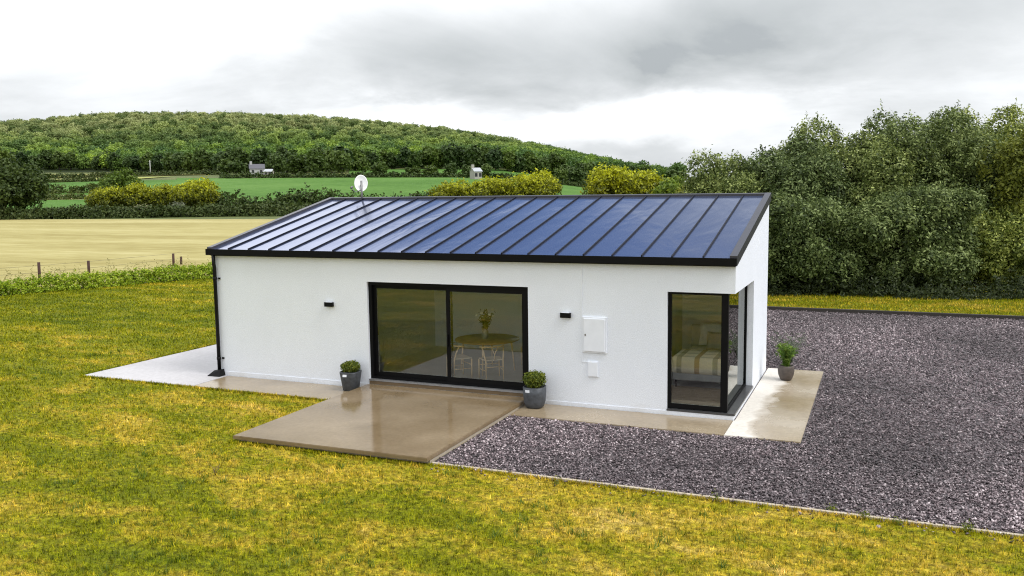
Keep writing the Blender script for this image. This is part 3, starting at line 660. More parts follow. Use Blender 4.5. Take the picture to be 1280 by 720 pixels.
# satellite dish on the ridge
t = thing('satellite_dish', 'round white satellite dish on a short mast above the roof ridge', 'satellite dish', (0.98, W + 0.05, 4.1))
m_ = MB(); m_.tube([(0, 0.03, -0.25), (0, 0.03, 0.55)], 0.03, 10); m_.build('mast', 'galv_steel', t)
di = MB(); di.lathe([(0.001, 0.0)] + [(0.29 * i / 8, 0.075 * (i / 8) ** 2) for i in range(1, 9)] + [(0.292, 0.07)] + [(0.29 * i / 8, 0.075 * (i / 8) ** 2 - 0.012) for i in range(7, 0, -1)] + [(0.001, -0.012)], 36)
do = di.build('dish', 'dish_white', t); do.location = (-0.07, 0.12, 0.46); do.rotation_euler = (math.radians(72), 0, math.radians(24 + 8)); do.scale = (0.64, 0.85, 0.9)
ar = MB(); ar.tube([(-0.0, 0.04, 0.40), (-0.06, 0.1, 0.42)], 0.03, 8); ar.tube([(0, 0.03, 0.30), (-0.12, -0.10, 0.23), (-0.17, -0.22, 0.33)], 0.012, 6); ar.build('feed_arm', 'galv_steel', t)
lb = MB(); lb.tube([(-0.17, -0.25, 0.35), (-0.16, -0.17, 0.38)], 0.03, 10); lb.build('feed_horn', 'galv_steel', t)

# ---------------------------------------------------------------- planters
rng = np.random.default_rng(11)
def ball_plant(rng, R, hz, n, leaf, mat):
    lobes = [(0, 0, 0.0, R * 0.8, R * 0.8, hz * 0.8)] + [(R * 0.5 * math.cos(a), R * 0.5 * math.sin(a), 0.02 + 0.04 * rng.random(), R * 0.5, R * 0.5, hz * 0.62) for a in np.linspace(0, 2 * PI, 7)[:-1]]
    lobes = [(a, b, c + hz, d, e, f) for a, b, c, d, e, f in lobes]
    me = crown_mesh(rng, lobes, n, leaf, mat, 6, 0.02, 0.45, inner=0.5)
    return me
def planter(loc, label, sq, prof, lab, soilr, plant, plz, rz=0):
    t = thing('potted_plant', label, 'potted plant', loc, rz)
    p = MB(); p.lathe(prof, 36, sq); pot = p.build('pot', 'slate_pot', t)
    s = MB(); s.lathe([(0.001, plz - 0.01), (soilr, plz - 0.012)], 24, sq); s.build('soil', 'soil', pot)
    link('foliage', plant, None, t, (0, 0, plz - 0.03))
    if lab: 
        b = MB(); b.box(-0.045, 0.045, -0.004, 0.004, -0.025, 0.025); o = b.build('tag', 'white_plastic', pot); o.location = lab[0]; o.rotation_euler = lab[1]
    return t
pr_sq = [(0.001, 0.0), (0.135, 0.0), (0.15, 0.01), (0.205, 0.40), (0.205, 0.42), (0.185, 0.42), (0.18, 0.36)]
planter((3.93, -0.30, 0.033), 'tapered square slate grey pot with clipped green shrub, west of the sliding door', 4.5, pr_sq, ((-0.05, -0.207, 0.35), (math.radians(-8), 0, 0)), 0.18, ball_plant(rng, 0.19, 0.12, 2600, 0.022, 'leaf_box'), 0.39, 0.15)
pr_rd = [(0.001, 0.0), (0.14, 0.0), (0.17, 0.02), (0.20, 0.12), (0.213, 0.28), (0.215, 0.42), (0.20, 0.425), (0.195, 0.37)]
planter((8.25, -0.34, 0.033), 'round slate grey pot with bushy green shrub between the sliding door and meter cabinet', 3.0, pr_rd, ((-0.07, -0.214, 0.355), (0, 0, -0.15)), 0.19, ball_plant(rng, 0.215, 0.16, 3200, 0.025, 'leaf_box'), 0.39)
# brown urn with an upright feathery plant, by the east wall
t = thing('potted_plant', 'rounded brown pot with upright feathery green plant on the path by the east wall', 'potted plant', (12.62, 3.86, 0.036))
p = MB(); p.lathe([(0.001, 0.0), (0.10, 0.0), (0.125, 0.02), (0.165, 0.12), (0.18, 0.22), (0.172, 0.31), (0.165, 0.33), (0.150, 0.33), (0.145, 0.28)], 32); pot = p.build('pot', 'brown_pot', t)
s = MB(); s.lathe([(0.001, 0.29), (0.146, 0.288)], 20); s.build('soil', 'soil', pot)
def frond_plant(rng, n, h, spread, leaf, mat, per=26):
    C, N = [], []
    for i in range(n):
        a = rng.random() * 2 * PI; o = spread * (0.2 + 0.8 * rng.random()); hh = h * (0.55 + 0.45 * rng.random())
        tt = np.linspace(0.05, 1, per); r = o * tt ** 1.6
        c = np.stack([r * math.cos(a), r * math.sin(a), hh * (tt - 0.18 * tt ** 3 * (o / spread))], 1) + rng.normal(size=(per, 3)) * 0.022
        C.append(c); N.append(np.tile([math.cos(a) * 0.5, math.sin(a) * 0.5, 0.6], (per, 1)) + rng.normal(size=(per, 3)) * 0.5)
    v, f = leaves(rng, np.concatenate(C), np.concatenate(N), leaf, 0.28); me = np_mesh('foliage', v, f); me.materials.append(MATS[mat]); return me
link('foliage', frond_plant(rng, 46, 0.62, 0.27, 0.05, 'leaf_palm'), None, t, (0, 0, 0.29))
t = thing('weed_clump', 'loose grey green wispy shrub growing at the gravel edge behind the brown pot', 'shrub', (12.52, 5.9, 0.0))
link('foliage', frond_plant(rng, 44, 0.95, 0.55, 0.042, 'leaf_grey', 20), None, t)
b = MB()
for i in range(7): b.tube([(0, 0, 0), (0.2 * math.cos(i), 0.2 * math.sin(i * 1.7), 0.5)], [0.008, 0.003], 5)
b.build('stem', 'bark', t)

# ---------------------------------------------------------------- dining corner seen through the sliding door
FZ = 0.157
def wishbone_chair(loc, rz, label):
    t = thing('dining_chair', label, 'chair', loc, rz, 'pale wood chairs round the dining table')
    s = MB()
    s.add([(-0.24, 0.20, 0.44), (0.24, 0.20, 0.44), (0.20, -0.19, 0.44), (-0.20, -0.19, 0.44), (-0.24, 0.20, 0.465), (0.24, 0.20, 0.465), (0.20, -0.19, 0.465), (-0.20, -0.19, 0.465)],
          [(0, 3, 2, 1), (4, 7, 6, 5), (0, 1, 5, 4), (1, 2, 6, 5), (2, 3, 7, 6), (3, 0, 4, 7)]); s.build('seat', 'cord_seat', t)
    for sx in (-1, 1):
        l = MB(); l.tube([(sx * 0.24, 0.20, 0), (sx * 0.235, 0.205, 0.43)], [0.015, 0.02], 8); l.build('leg', 'pale_wood', t)
        l = MB(); l.tube([(sx * 0.20, -0.22, 0), (sx * 0.20, -0.20, 0.43), (sx * 0.225, -0.16, 0.60), (sx * 0.24, -0.10, 0.72)], [0.015, 0.02, 0.018, 0.015], 8); l.build('leg', 'pale_wood', t)
    f = MB()
    for z in (0.22,): f.tube([(-0.235, 0.2, z), (-0.2, -0.2, z)], 0.011, 6); f.tube([(0.235, 0.2, z), (0.2, -0.2, z)], 0.011, 6)
    f.tube([(-0.235, 0.2, 0.30), (0.235, 0.2, 0.30)], 0.011, 6); f.tube([(-0.2, -0.2, 0.30), (0.2, -0.2, 0.30)], 0.011, 6); f.build('stretcher', 'pale_wood', t)
    r = MB(); pts = []
    for i in range(13):
        a = PI + PI * i / 12; pts.append((0.27 * math.cos(a), 0.02 + 0.26 * math.sin(a) * 0.95, 0.735 + 0.015 * math.sin((i / 12) * PI)))
    r.tube(pts, [0.011] + [0.015] * 11 + [0.011], 8); r.build('back_rail', 'pale_wood', t)
    y = MB(); y.tube([(0, -0.2, 0.45), (0, -0.215, 0.58), (-0.07, -0.225, 0.735)], 0.012, 6); y.tube([(0, -0.215, 0.58), (0.07, -0.225, 0.735)], 0.012, 6); y.build('back_splat', 'pale_wood', t)
    return t
wishbone_chair((6.60, 1.26, FZ), math.radians(42), 'pale wood wishbone chair in front of table, nearest the right door pane')
wishbone_chair((5.82, 1.20, FZ), math.radians(-40), 'pale wood wishbone chair half hidden behind the middle post of the door')
wishbone_chair((6.95, 2.95, FZ), math.radians(150), 'dim wooden chair behind the dining table beside the right door frame')
t = thing('dining_table', 'round brown wooden dining table with pale slender legs behind the door glass', 'table', (6.12, 2.08, FZ))
b = MB(); b.lathe([(0.001, 0.715), (0.72, 0.715), (0.75, 0.725), (0.755, 0.735), (0.75, 0.745), (0.001, 0.745)], 40); b.build('tabletop', 'oak_wood', t)
for a in range(4):
    an = a * PI / 2 + 0.1 - PI / 2 + 0.15
    l = MB(); l.tube([(0.64 * math.cos(an), 0.64 * math.sin(an), 0), (0.56 * math.cos(an), 0.56 * math.sin(an), 0.714)], [0.016, 0.024], 8); l.build('leg', 'pale_wood', t)
t = thing('flower_vase', 'small grey vase of green stems and white flowers on the dining table', 'vase', (6.08, 2.06, FZ + 0.746))
b = MB(); b.lathe([(0.001, 0), (0.06, 0), (0.085, 0.08), (0.075, 0.17), (0.045, 0.22), (0.05, 0.24), (0.04, 0.24), (0.035, 0.2)], 24); b.build('vase', 'ceramic_pale', t)
link('foliage', frond_plant(rng, 22, 0.52, 0.27, 0.05, 'leaf_oak', 18), None, t, (0, 0, 0.2))
for i in range(7):
    a = i * 2.4; MB().rbox(0.2 * math.cos(a) - 0.03, 0.2 * math.cos(a) + 0.03, 0.2 * math.sin(a) - 0.03, 0.2 * math.sin(a) + 0.03, 0.52 + 0.04 * (i % 4), 0.57 + 0.04 * (i % 4), 0.02, 3).build('flower', 'flower_white', t)

# ---------------------------------------------------------------- bedroom seen through the corner window
t = thing('bed', 'grey upholstered bed behind the corner window', 'bed', (11.10, 1.72, FZ))
MB().rbox(-0.56, 0.56, 0.0, 2.0, 0.17, 0.40, 0.03, 3).build('base', 'bed_fabric', t)
MB().rbox(-0.54, 0.54, 0.02, 1.98, 0.402, 0.58, 0.06, 3).build('mattress', 'linen_white', t)
MB().rbox(-0.58, 0.58, 2.002, 2.09, 0.0, 1.05, 0.03, 3).build('headboard', 'bed_fabric', t)
for sx in (-0.5, 0.5):
    for sy in (0.08, 1.9): l = MB(); l.tube([(sx, sy, 0), (sx, sy, 0.17)], 0.02, 8); l.build('leg', 'black_metal', t)
th2 = MB(); th2.rbox(11.10 - 0.60, 11.10 + 0.60, 1.66, 2.75, FZ + 0.32, FZ + 0.67, 0.09, 4)
tag(th2.build('throw_blanket', 'throw'), 'cream and olive plaid throw spread over the foot of the bed', 'blanket')
def pillow(loc, sz, rx, mat, label, rz=0):
    bm = bmesh.new(); bmesh.ops.create_cube(bm, size=1); bmesh.ops.subdivide_edges(bm, edges=bm.edges[:], cuts=6, use_grid_fill=True)
    for v in bm.verts:
        x, y, z = v.co * 2; k = (1 - abs(x) ** 3.5) * (1 - abs(y) ** 3.5)
        v.co = (x * sz[0] / 2 * (1 - 0.06 * (1 - abs(y))), y * sz[1] / 2 * (1 - 0.06 * (1 - abs(x))), z * sz[2] / 2 * (0.15 + 0.85 * max(k, 0) ** 0.5))
    me = bpy.data.meshes.new('pillow'); bm.to_mesh(me); bm.free(); me.polygons.foreach_set('use_smooth', [True] * len(me.polygons))
    o = link('pillow', me, mat, None, loc); o.rotation_euler = (rx, 0, rz); tag(o, label, 'pillow', 'pillows on the bed')
pillow((11.12, 3.50, FZ + 0.88), (0.72, 0.52, 0.2), math.radians(68), 'linen_white', 'large white pillow leaning on the headboard')
pillow((11.22, 3.10, FZ + 0.80), (0.45, 0.42, 0.17), math.radians(62), 'grey_cushion', 'small grey cushion leaning against the white pillow')
tag(MB().rbox(10.35, 11.75, 0.45, 1.9, FZ, FZ + 0.014, 0.005).build('rug', 'rug_wool'), 'brown woven rug on the floor before the bed', 'rug')

# ---------------------------------------------------------------- FENCE and near hedge on the west side
fence = thing('wire_fence', 'thin wire fence on dark brown wooden posts between hedge and barley field', 'fence')
fp = [(-25.6, 15.7), (-25.3, 18.5), (-25.3, 24.7), (-25.75, 25.8)]
fline = [(-33, -6), (-30, 2), (-27.5, 9)] + fp
for (x, y), hh in zip(fline, (1.0, 1.0, 1.0, 0.97, 0.84, 0.80, 0.52)):
    b = MB(); b.tube([(x, y, -0.2), (x + 0.02, y, hh)], [0.075, 0.07], 10); b.build('post', 'post_wood', fence)
for z in (0.45, 0.8):
    b = MB(); b.tube([(x + 0.075, y, z) for x, y in fline], 0.006, 5); b.build('wire', 'wire', fence)
hp = [(hx(y) - 0.45, y) for y in (-32, -20, -8, 0, 6, 10, 14, 17, 20, 23, 26)]
rng = np.random.default_rng(5)
nh = hedge_mesh(rng, [(hx(y) - 0.5, y) for y in np.linspace(-22, 30, 30)], 0.9, 0.76, 80000, 0.052, 'leaf_lime', rough=0.16)
tag(link('hedge', nh), 'bright lime green low hedge along the west edge of the lawn', 'hedge')
# weeds between hedge and fence
wp = np.stack([rng.uniform(-4.2, -1.2, 420), rng.uniform(4, 28, 420)], 1); C, N = [], []
for ox, y in wp:
    k = 14; hh = 0.35 + 0.75 * rng.random() ** 1.6; tt = np.linspace(0, 1, k)
    lean = rng.normal(size=2) * 0.15
    C.append(np.stack([hx(y) + ox + lean[0] * tt + rng.normal(size=k) * 0.04, y + lean[1] * tt + rng.normal(size=k) * 0.04, hh * tt], 1)); N.append(rng.normal(size=(k, 3)))
v, f = leaves(rng, np.concatenate(C), np.concatenate(N), 0.055, 0.3); me = np_mesh('weeds', v, f)
tag(link('weeds', me, 'leaf_weed'), None, None, None, 'stuff')

# ---------------------------------------------------------------- MIDDLE DISTANCE hedges, bushes, conifers
rng = np.random.default_rng(21)
def hedge_line(label, x0, d0, x1, d1, width, height, n, leaf, mat, rough=0.25):
    pts = [at(x0 + (x1 - x0) * q, d0 + (d1 - d0) * q) for q in np.linspace(0, 1, 12)]
    return tag(link('hedge', hedge_mesh(rng, pts, width, height, n, leaf, mat, rough=rough)), label, 'hedge')
hedge_line('long clipped dark green hedge along the far edge of the golden field', -600, 172, 520, 176, 3.2, 2.3, 40000, 0.28, 'leaf_hedge', 0.12)
hedge_line('dark thick hedge between the golden conifers and the house roof', 272, 186, 560, 190, 4.5, 3.9, 14000, 0.34, 'leaf_oak', 0.5)
hedge_line('low hedge at the far edge of the lower green field, right of the oak', -560, 234, 135, 238, 2.5, 1.9, 13000, 0.32, 'leaf_hedge', 0.35)
hedge_line('thick hedge above the pale stubble strip, right of the oak', -560, 262, 135, 266, 3.0, 2.6, 15000, 0.36, 'leaf_hedge', 0.35)
hedge_line('hedge between the upper green field and the yellow field', -560, 314, 150, 338, 2.4, 1.6, 13000, 0.4, 'leaf_hedge', 0.3)
hedge_line('hedge between the yellow field and the tan pasture under the wood', -560, 372, 290, 398, 2.8, 2.0, 15000, 0.45, 'leaf_hedge', 0.3)
hedge_line('dark hedge along the far side of the wide green field', 280, 342, 800, 344, 3, 2.0, 12000, 0.45, 'leaf_oak', 0.4)

def place(px, d): p = at(px, d); return (p[0], p[1], tz(p[0], p[1]))
# the big oak on the left
lob = crown_lobes(rng, 8.8, 11.4, 2.6, 26, 1.0, (0.26, 0.42))
tree('oak_tree', 'large dark rounded oak tree at the left edge of the photograph', 'tree', place(8, 180), crown_mesh(rng, lob, 15000, 0.36, 'leaf_oak', 10, 0.45, inner=0.25), trunk_mesh(rng, 9, 0.75, 7, 6.5, 0.2))
lob = crown_lobes(rng, 4.4, 9.0, 1.0, 16, 1.0)
tree('broadleaf_tree', 'round mid green tree behind the golden conifers left of the house', 'tree', place(157, 196), crown_mesh(rng, lob, 7000, 0.3, 'leaf_green', 9, 0.35, inner=0.2), trunk_mesh(rng, 7, 0.4, 5, 3.2))
def gold(px, d, R, Ht, label, seed, n=8000, sq=1.0):
    r = np.random.default_rng(seed); lob = crown_lobes(r, R, Ht, 0.0, 18, sq, (0.30, 0.46), 0.75)
    m = crown_mesh(r, lob, n, 0.24, 'leaf_gold', 8, 0.26, 0.5, inner=0.2, shell=(0.7, 1.06))
    return tree('golden_conifer', label, 'conifer', place(px, d), m, trunk_mesh(r, Ht * 0.7, 0.3, 4, R * 0.6), 'golden conifers beyond the roof')
gold(140, 184, 4.2, 6.0, 'low golden tipped conifer below the round green tree', 1)
gold(176, 186, 4.0, 6.5, 'dark golden conifer between two others left of the house, in the middle of its clump', 2)
gold(207, 186, 3.6, 6.2, 'golden tipped conifer beside the tallest one of the left clump', 3)
gold(247, 184, 5.0, 7.4, 'tallest yellow conifer at the right end of the left clump', 4, 10000)
gold(572, 150, 4.4, 6.2, 'lowest yellow green conifer at the left end of the clump above the roof', 5)
gold(622, 150, 4.8, 6.9, 'yellow conifer in the middle of the clump above the roof', 6, 9000)
gold(668, 150, 4.9, 7.9, 'brightest yellow conifer at the right end of the clump above the roof', 7, 9000)
gold(765, 128, 3.7, 8.0, 'upright dark golden conifer behind the roof ridge, left one of a pair', 8)
gold(803, 130, 3.5, 7.4, 'broad dark golden conifer behind the roof ridge, right one of a pair', 9)
def green(px, d, R, Ht, label, seed, mat='leaf_green', n=5000, leaf=0.22, name='broadleaf_tree', group=None, base=0.3):
    r = np.random.default_rng(seed); lob = crown_lobes(r, R, Ht, base, 14)
    return tree(name, label, 'tree' if name != 'bush' else 'bush', place(px, d), crown_mesh(r, lob, n, leaf, mat, 8, leaf * 1.1, inner=0.25), trunk_mesh(r, Ht * 0.75, Ht * 0.04, 4, R * 0.6), group)
green(842, 112, 2.6, 5.8, 'small bright green tree beside the right golden conifer', 31, 'leaf_green')
green(868, 96, 2.4, 5.2, 'small yellow green tree above the right part of the roof', 32, 'leaf_yellowgreen', leaf=0.18)
green(890, 120, 3.4, 6.3, 'dark round tree far behind the willows, left of them', 33, 'leaf_oak')
green(225, 178, 1.8, 2.6, 'pale grey green bush at the hedge below the golden conifers', 34, 'leaf_grey', 1800, 0.2, 'bush')
green(182, 178, 1.8, 2.4, 'pale flowering bush at the hedge, left of the other pale bush', 35, 'leaf_grey', 1800, 0.2, 'bush')
green(697, 152, 1.9, 2.5, 'little dark bush between the two conifer clumps', 36, 'leaf_oak', 1800, 0.2, 'bush')

# ---------------------------------------------------------------- WOOD: trees at the foot of the hill, one by one, then the wood as a mass
VC, VT = [], []
for s in range(4):
    r = np.random.default_rng(100 + s); lob = crown_lobes(r, 4.6, 11.5, 1.2, 13, 1.0, (0.30, 0.46))
    VC.append(crown_mesh(r, lob, 900, 0.80, 'leaf_woodedge', 7, 0.5, 0.7, inner=0.15)); VT.append(trunk_mesh(r, 8, 0.4, 4, 3))
WC = []
for s in range(4):
    r = np.random.default_rng(200 + s); lob = crown_lobes(r, 4.4, 10.5, 2.0, 12, (1.0, 1.1, 0.9, 1.0)[s], (0.32, 0.5))
    WC.append(crown_mesh(r, lob, 1100, 0.55, 'leaf_wood', 6, 0.5, 0.7, inner=0.1))
rr = random.Random(4)
edge_first = []
# a front row along the foot of the wood, the foot line bending in and out
footx = [-430, -40, 60, 140, 200, 250, 300, 350, 420, 470, 500, 560, 620, 700, 780, 830]; footd = [528, 525, 525, 515, 470, 440, 420, 395, 400, 440, 450, 440, 430, 430, 450, 480]
px = -420
i = 0
while px < 822:
    d = float(np.interp(px, footx, footd)) + rr.uniform(-7, 7); sc = rr.uniform(0.72, 1.08) * (1.0 if px < 700 else 0.8)
    k = i % 4
    t = tree('woodland_tree', 'dark broadleaf tree in the front row at the foot of the wooded hill', 'tree', place(px, d), VC[k], VT[k], 'front row trees at the foot of the wood', rr.uniform(0, 6.28), sc)
    px += rr.uniform(10, 17); i += 1
# single trees and bushes out on the fields
def far_tree(px, d, sc, label, k=0, wide=1.0):
    return tree('field_tree', label, 'tree', place(px, d), VC[k], VT[k], None, px * 0.7, (sc * wide, sc * wide, sc))
far_tree(288, 388, 0.60, 'dark tree at the left of the white farmhouse, outermost one', 0, 1.2)
far_tree(302, 384, 0.56, 'dark low tree hard against the left side of the white farmhouse', 1, 1.2)
far_tree(352, 382, 0.76, 'dark tree right of the white farmhouse', 2)
far_tree(374, 366, 0.73, 'yellowish green tree further right of the white farmhouse', 3, 1.2)
far_tree(398, 364, 0.87, 'largest round tree in the field left of the satellite dish', 1, 1.15)
far_tree(431, 384, 0.89, 'dark tree standing alone just left of the satellite dish', 0)
far_tree(458, 392, 0.62, 'round tree just right of the satellite dish', 2)
far_tree(478, 347, 0.55, 'olive green round bush at the field edge right of the satellite dish', 3, 1.3)
far_tree(514, 349, 0.34, 'narrow dark bush, left one of two beyond the wide green field', 0)
far_tree(523, 349, 0.39, 'round dark bush, right one of two beyond the wide green field', 1, 1.1)
far_tree(541, 347, 0.40, 'spreading dark bush beyond the field, left of the yellow conifers', 2, 1.6)
far_tree(567, 352, 0.49, 'round olive bush behind the lowest yellow conifer', 3, 1.2)
far_tree(586, 336, 0.45, 'dark tree left of the grey stone cottage', 0)
far_tree(609, 342, 0.48, 'dark tree right of the grey stone cottage', 1)
far_tree(702, 352, 0.55, 'olive tree between the two conifer clumps at the far field edge', 2, 1.1)
far_tree(722, 354, 0.64, 'dark tree behind the gap left of the upright golden conifers', 3, 1.4)
far_tree(845, 420, 0.70, 'dark far tree at the right end of the wooded hill', 0, 1.4)

# the wood: points on the hill, crowns scattered on them
rng = np.random.default_rng(9); n = 0; P = []
D = rng.uniform(390, 1075, 52000); X = rng.uniform(-620, 850, 52000)
acc = rng.random(52000) < (D / 1075)
D, X = D[acc], X[acc]
ok = D > np.interp(X, footx, footd, left=525) + 5; D, X = D[ok], X[ok]
gx = at(0, 1)  # noqa
pts = CAM[:2] + D[:, None] * FWD + ((X - 640) / 1089.3 * D)[:, None] * RGT
cell = {}; keep = []
for j, (x, y) in enumerate(pts):
    c = (int(x // 6.3), int(y // 6.3)); bad = False
    for a in (-1, 0, 1):
        for b in (-1, 0, 1):
            for q in cell.get((c[0] + a, c[1] + b), ()):
                if (pts[q][0] - x) ** 2 + (pts[q][1] - y) ** 2 < 6.2 ** 2: bad = True
    if not bad: cell.setdefault(c, []).append(j); keep.append(j)
pts = pts[keep]; z = terrain(pts[:, 0], pts[:, 1])
print('wood trees', len(pts))
me = bpy.data.meshes.new('woodland'); me.from_pydata([(x, y, q - 0.6) for (x, y), q in zip(pts, z)], [], []); wood = link('woodland', me)
tag(wood, 'dense green wood covering the long hill', None, None, 'stuff')
# crown shapes come from four real trees standing at the crest of the wood
crest = []
for k, (px_, d_) in enumerate([(372, 1005), (455, 1000), (545, 985), (300, 1010)]):
    t = tree('crest_tree', ['dark tree standing proud of the hilltop skyline above the farmhouse', 'tree on the hill skyline above the satellite dish', 'tree on the hill skyline above the left end of the yellow conifers', 'tree on the highest part of the wooded skyline'][k], 'tree', place(px_, d_), WC[k], VT[k], None, k, 1.1)
    crest.append(next(o for o in t.children if o.name.startswith('crown')))
ng = bpy.data.node_groups.new('scatter_wood', 'GeometryNodeTree')
ng.interface.new_socket('Geometry', in_out='INPUT', socket_type='NodeSocketGeometry'); ng.interface.new_socket('Geometry', in_out='OUTPUT', socket_type='NodeSocketGeometry')
gi = ng.nodes.new('NodeGroupInput'); go = ng.nodes.new('NodeGroupOutput')
gj = ng.nodes.new('GeometryNodeGeometryToInstance')
for c in crest:
    oi = ng.nodes.new('GeometryNodeObjectInfo'); oi.inputs['Object'].default_value = c; ng.links.new(oi.outputs['Geometry'], gj.inputs[0])
mp = ng.nodes.new('GeometryNodeMeshToPoints'); ng.links.new(gi.outputs[0], mp.inputs['Mesh'])
ip = ng.nodes.new('GeometryNodeInstanceOnPoints'); ip.inputs['Pick Instance'].default_value = True
ng.links.new(mp.outputs[0], ip.inputs['Points']); ng.links.new(gj.outputs[0], ip.inputs['Instance'])
rv = ng.nodes.new('FunctionNodeRandomValue'); rv.data_type = 'FLOAT_VECTOR'; rv.inputs[1].default_value = (0.1, 0.1, 6.28); rv.inputs[0].default_value = (-0.1, -0.1, 0); ng.links.new(rv.outputs[0], ip.inputs['Rotation'])
rs = ng.nodes.new('FunctionNodeRandomValue'); rs.data_type = 'FLOAT'; rs.inputs[2].default_value = 0.5; rs.inputs[3].default_value = 1.2; ng.links.new(rs.outputs[1], ip.inputs['Scale'])
ri = ng.nodes.new('FunctionNodeRandomValue'); ri.data_type = 'INT'; ri.inputs[4].default_value = 0; ri.inputs[5].default_value = 3; ri.inputs['Seed'].default_value = 3; ng.links.new(ri.outputs[2], ip.inputs['Instance Index'])
ng.links.new(ip.outputs[0], go.inputs[0])
wood.modifiers.new('scatter', 'NODES').node_group = ng

# farm buildings and pole under the wood
def cottage(name, label, px, d, w, dep, hw, hr, wallm, roofm, rz, chim=None):
    p = place(px, d); t = thing(name, label, 'building', p, rz)
    b = MB(); x, y = w / 2, dep / 2
    b.add([(-x, -y, -1), (x, -y, -1), (x, y, -1), (-x, y, -1), (-x, -y, hw), (x, -y, hw), (x, y, hw), (-x, y, hw), (-x, 0, hr), (x, 0, hr)],
          [(0, 1, 5, 4), (2, 3, 7, 6), (1, 2, 6, 9, 5), (3, 0, 4, 8, 7)]); b.build('wall', wallm, t)
    r = MB(); e = 0.3; r.add([(-x - e, -y - e, hw - 0.2), (x + e, -y - e, hw - 0.2), (x + e, 0, hr + 0.15), (-x - e, 0, hr + 0.15), (x + e, y + e, hw - 0.2), (-x - e, y + e, hw - 0.2)], [(0, 1, 2, 3), (3, 2, 4, 5)])
    ro = r.build('roof', roofm, t)
    for cx in (chim or []): MB().box(cx - 0.5, cx + 0.5, -0.4, 0.4, hr - 0.5, hr + 1.3).build('chimney', wallm, ro)
    for wx_ in (-0.28, 0.28):
        MB().box(w * wx_ - 0.5, w * wx_ + 0.5, -y - 0.06, -y - 0.01, hw * 0.35, hw * 0.75).build('window', 'dark_window', t)
cottage('farmhouse', 'white farmhouse half hidden by trees at the foot of the wooded hill', 326, 378, 6.0, 5, 3.0, 4.7, 'cottage_white', 'slate_roof', YAW + 0.3, (-2.4,))
cottage('outbuilding', 'low grey outbuilding right of the white farmhouse', 341, 374, 3.0, 4, 1.8, 2.6, 'stone_wall', 'pale_roof', YAW)
cottage('stone_cottage', 'grey stone cottage with pale roof behind the yellow conifers', 597, 326, 3.0, 4, 3.2, 4.3, 'stone_wall', 'pale_roof', YAW + 0.5, (-1.3,))
cottage('shed', 'low grey roofed shed just above the roof ridge beside the conifers', 711, 118, 2.8, 3, 1.9, 2.3, 'stone_wall', 'pale_roof', YAW)
t = thing('utility_pole', 'thin grey utility pole in the tan field below the wood', 'pole', place(194, 395))
b = MB(); b.tube([(0, 0, -0.5), (0, 0, 7.0)], [0.22, 0.16], 8); b.build('shaft', 'pole_grey', t); MB().box(-0.7, 0.7, -0.08, 0.08, 6.5, 6.65).build('crossarm', 'pole_grey', t)

# ---------------------------------------------------------------- willow belt on the right
def willow(px, d, R, Ht, seed, label, n, mat='leaf_willow', leaf=0.072, squash=0.85, base=0.0, sprigs=90, nl=30, rzsc=1.0):
    r = np.random.default_rng(seed); lob = crown_lobes(r, R, Ht, base, nl, squash, (0.15, 0.40), 0.7, 0.13)
    p = at(px, d); me = crown_mesh(r, lob, int(n * 1.4), leaf, mat, 14, 0.12, 0.45, sprigs, (0.78, 1.10), 0.72, inner=0.07)
    return tree('willow_tree', label, 'tree', (p[0], p[1], 0), me, trunk_mesh(r, Ht * 0.85, 0.2, 7, R * 0.7, 0.12), 'trees along the back of the gravel yard', YAW)
willow(912, 37.5, 2.2, 5.5, 41, 'shortest loose willow tree at the left end of the belt behind the house', 26000, sprigs=120)
willow(985, 38.5, 2.8, 6.2, 42, 'grey green willow rising just right of the house roof', 44000, sprigs=120)
willow(1062, 39.5, 3.3, 7.0, 43, 'broad willow in the middle of the belt, second highest from the house', 56000)
willow(1150, 40.5, 3.7, 7.6, 44, 'widest willow with dense leafy crown right of the belt middle', 64000)
willow(1235, 41.5, 3.3, 7.8, 45, 'tallest willow whose shoots stick up at the top right', 54000, sprigs=150)
willow(1135, 35.6, 2.5, 4.3, 46, 'low rounded willow bush pushing forward over the grass strip', 40000)
willow(1010, 35.8, 2.3, 4.0, 47, 'low dark willow bush at the grass edge near the house wall', 34000, sprigs=40)
willow(1276, 37.2, 1.5, 6.6, 48, 'thin yellow green tree at the right edge of the photograph', 9000, 'leaf_yellowgreen', 0.085, 0.8, 1.6)
willow(1238, 36.9, 2.0, 3.3, 49, 'low leafy willow bush filling the gap beneath the yellow green tree', 24000, sprigs=30)
willow(1370, 40.0, 3.2, 7.8, 50, 'willow beyond the right edge, next to the yellow green tree', 30000)
rng = np.random.default_rng(77)
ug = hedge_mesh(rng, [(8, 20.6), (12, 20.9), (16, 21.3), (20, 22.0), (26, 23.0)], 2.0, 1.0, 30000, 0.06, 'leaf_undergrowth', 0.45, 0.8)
tag(link('undergrowth', ug), 'dark undergrowth at the foot of the willows', None, None, 'stuff')

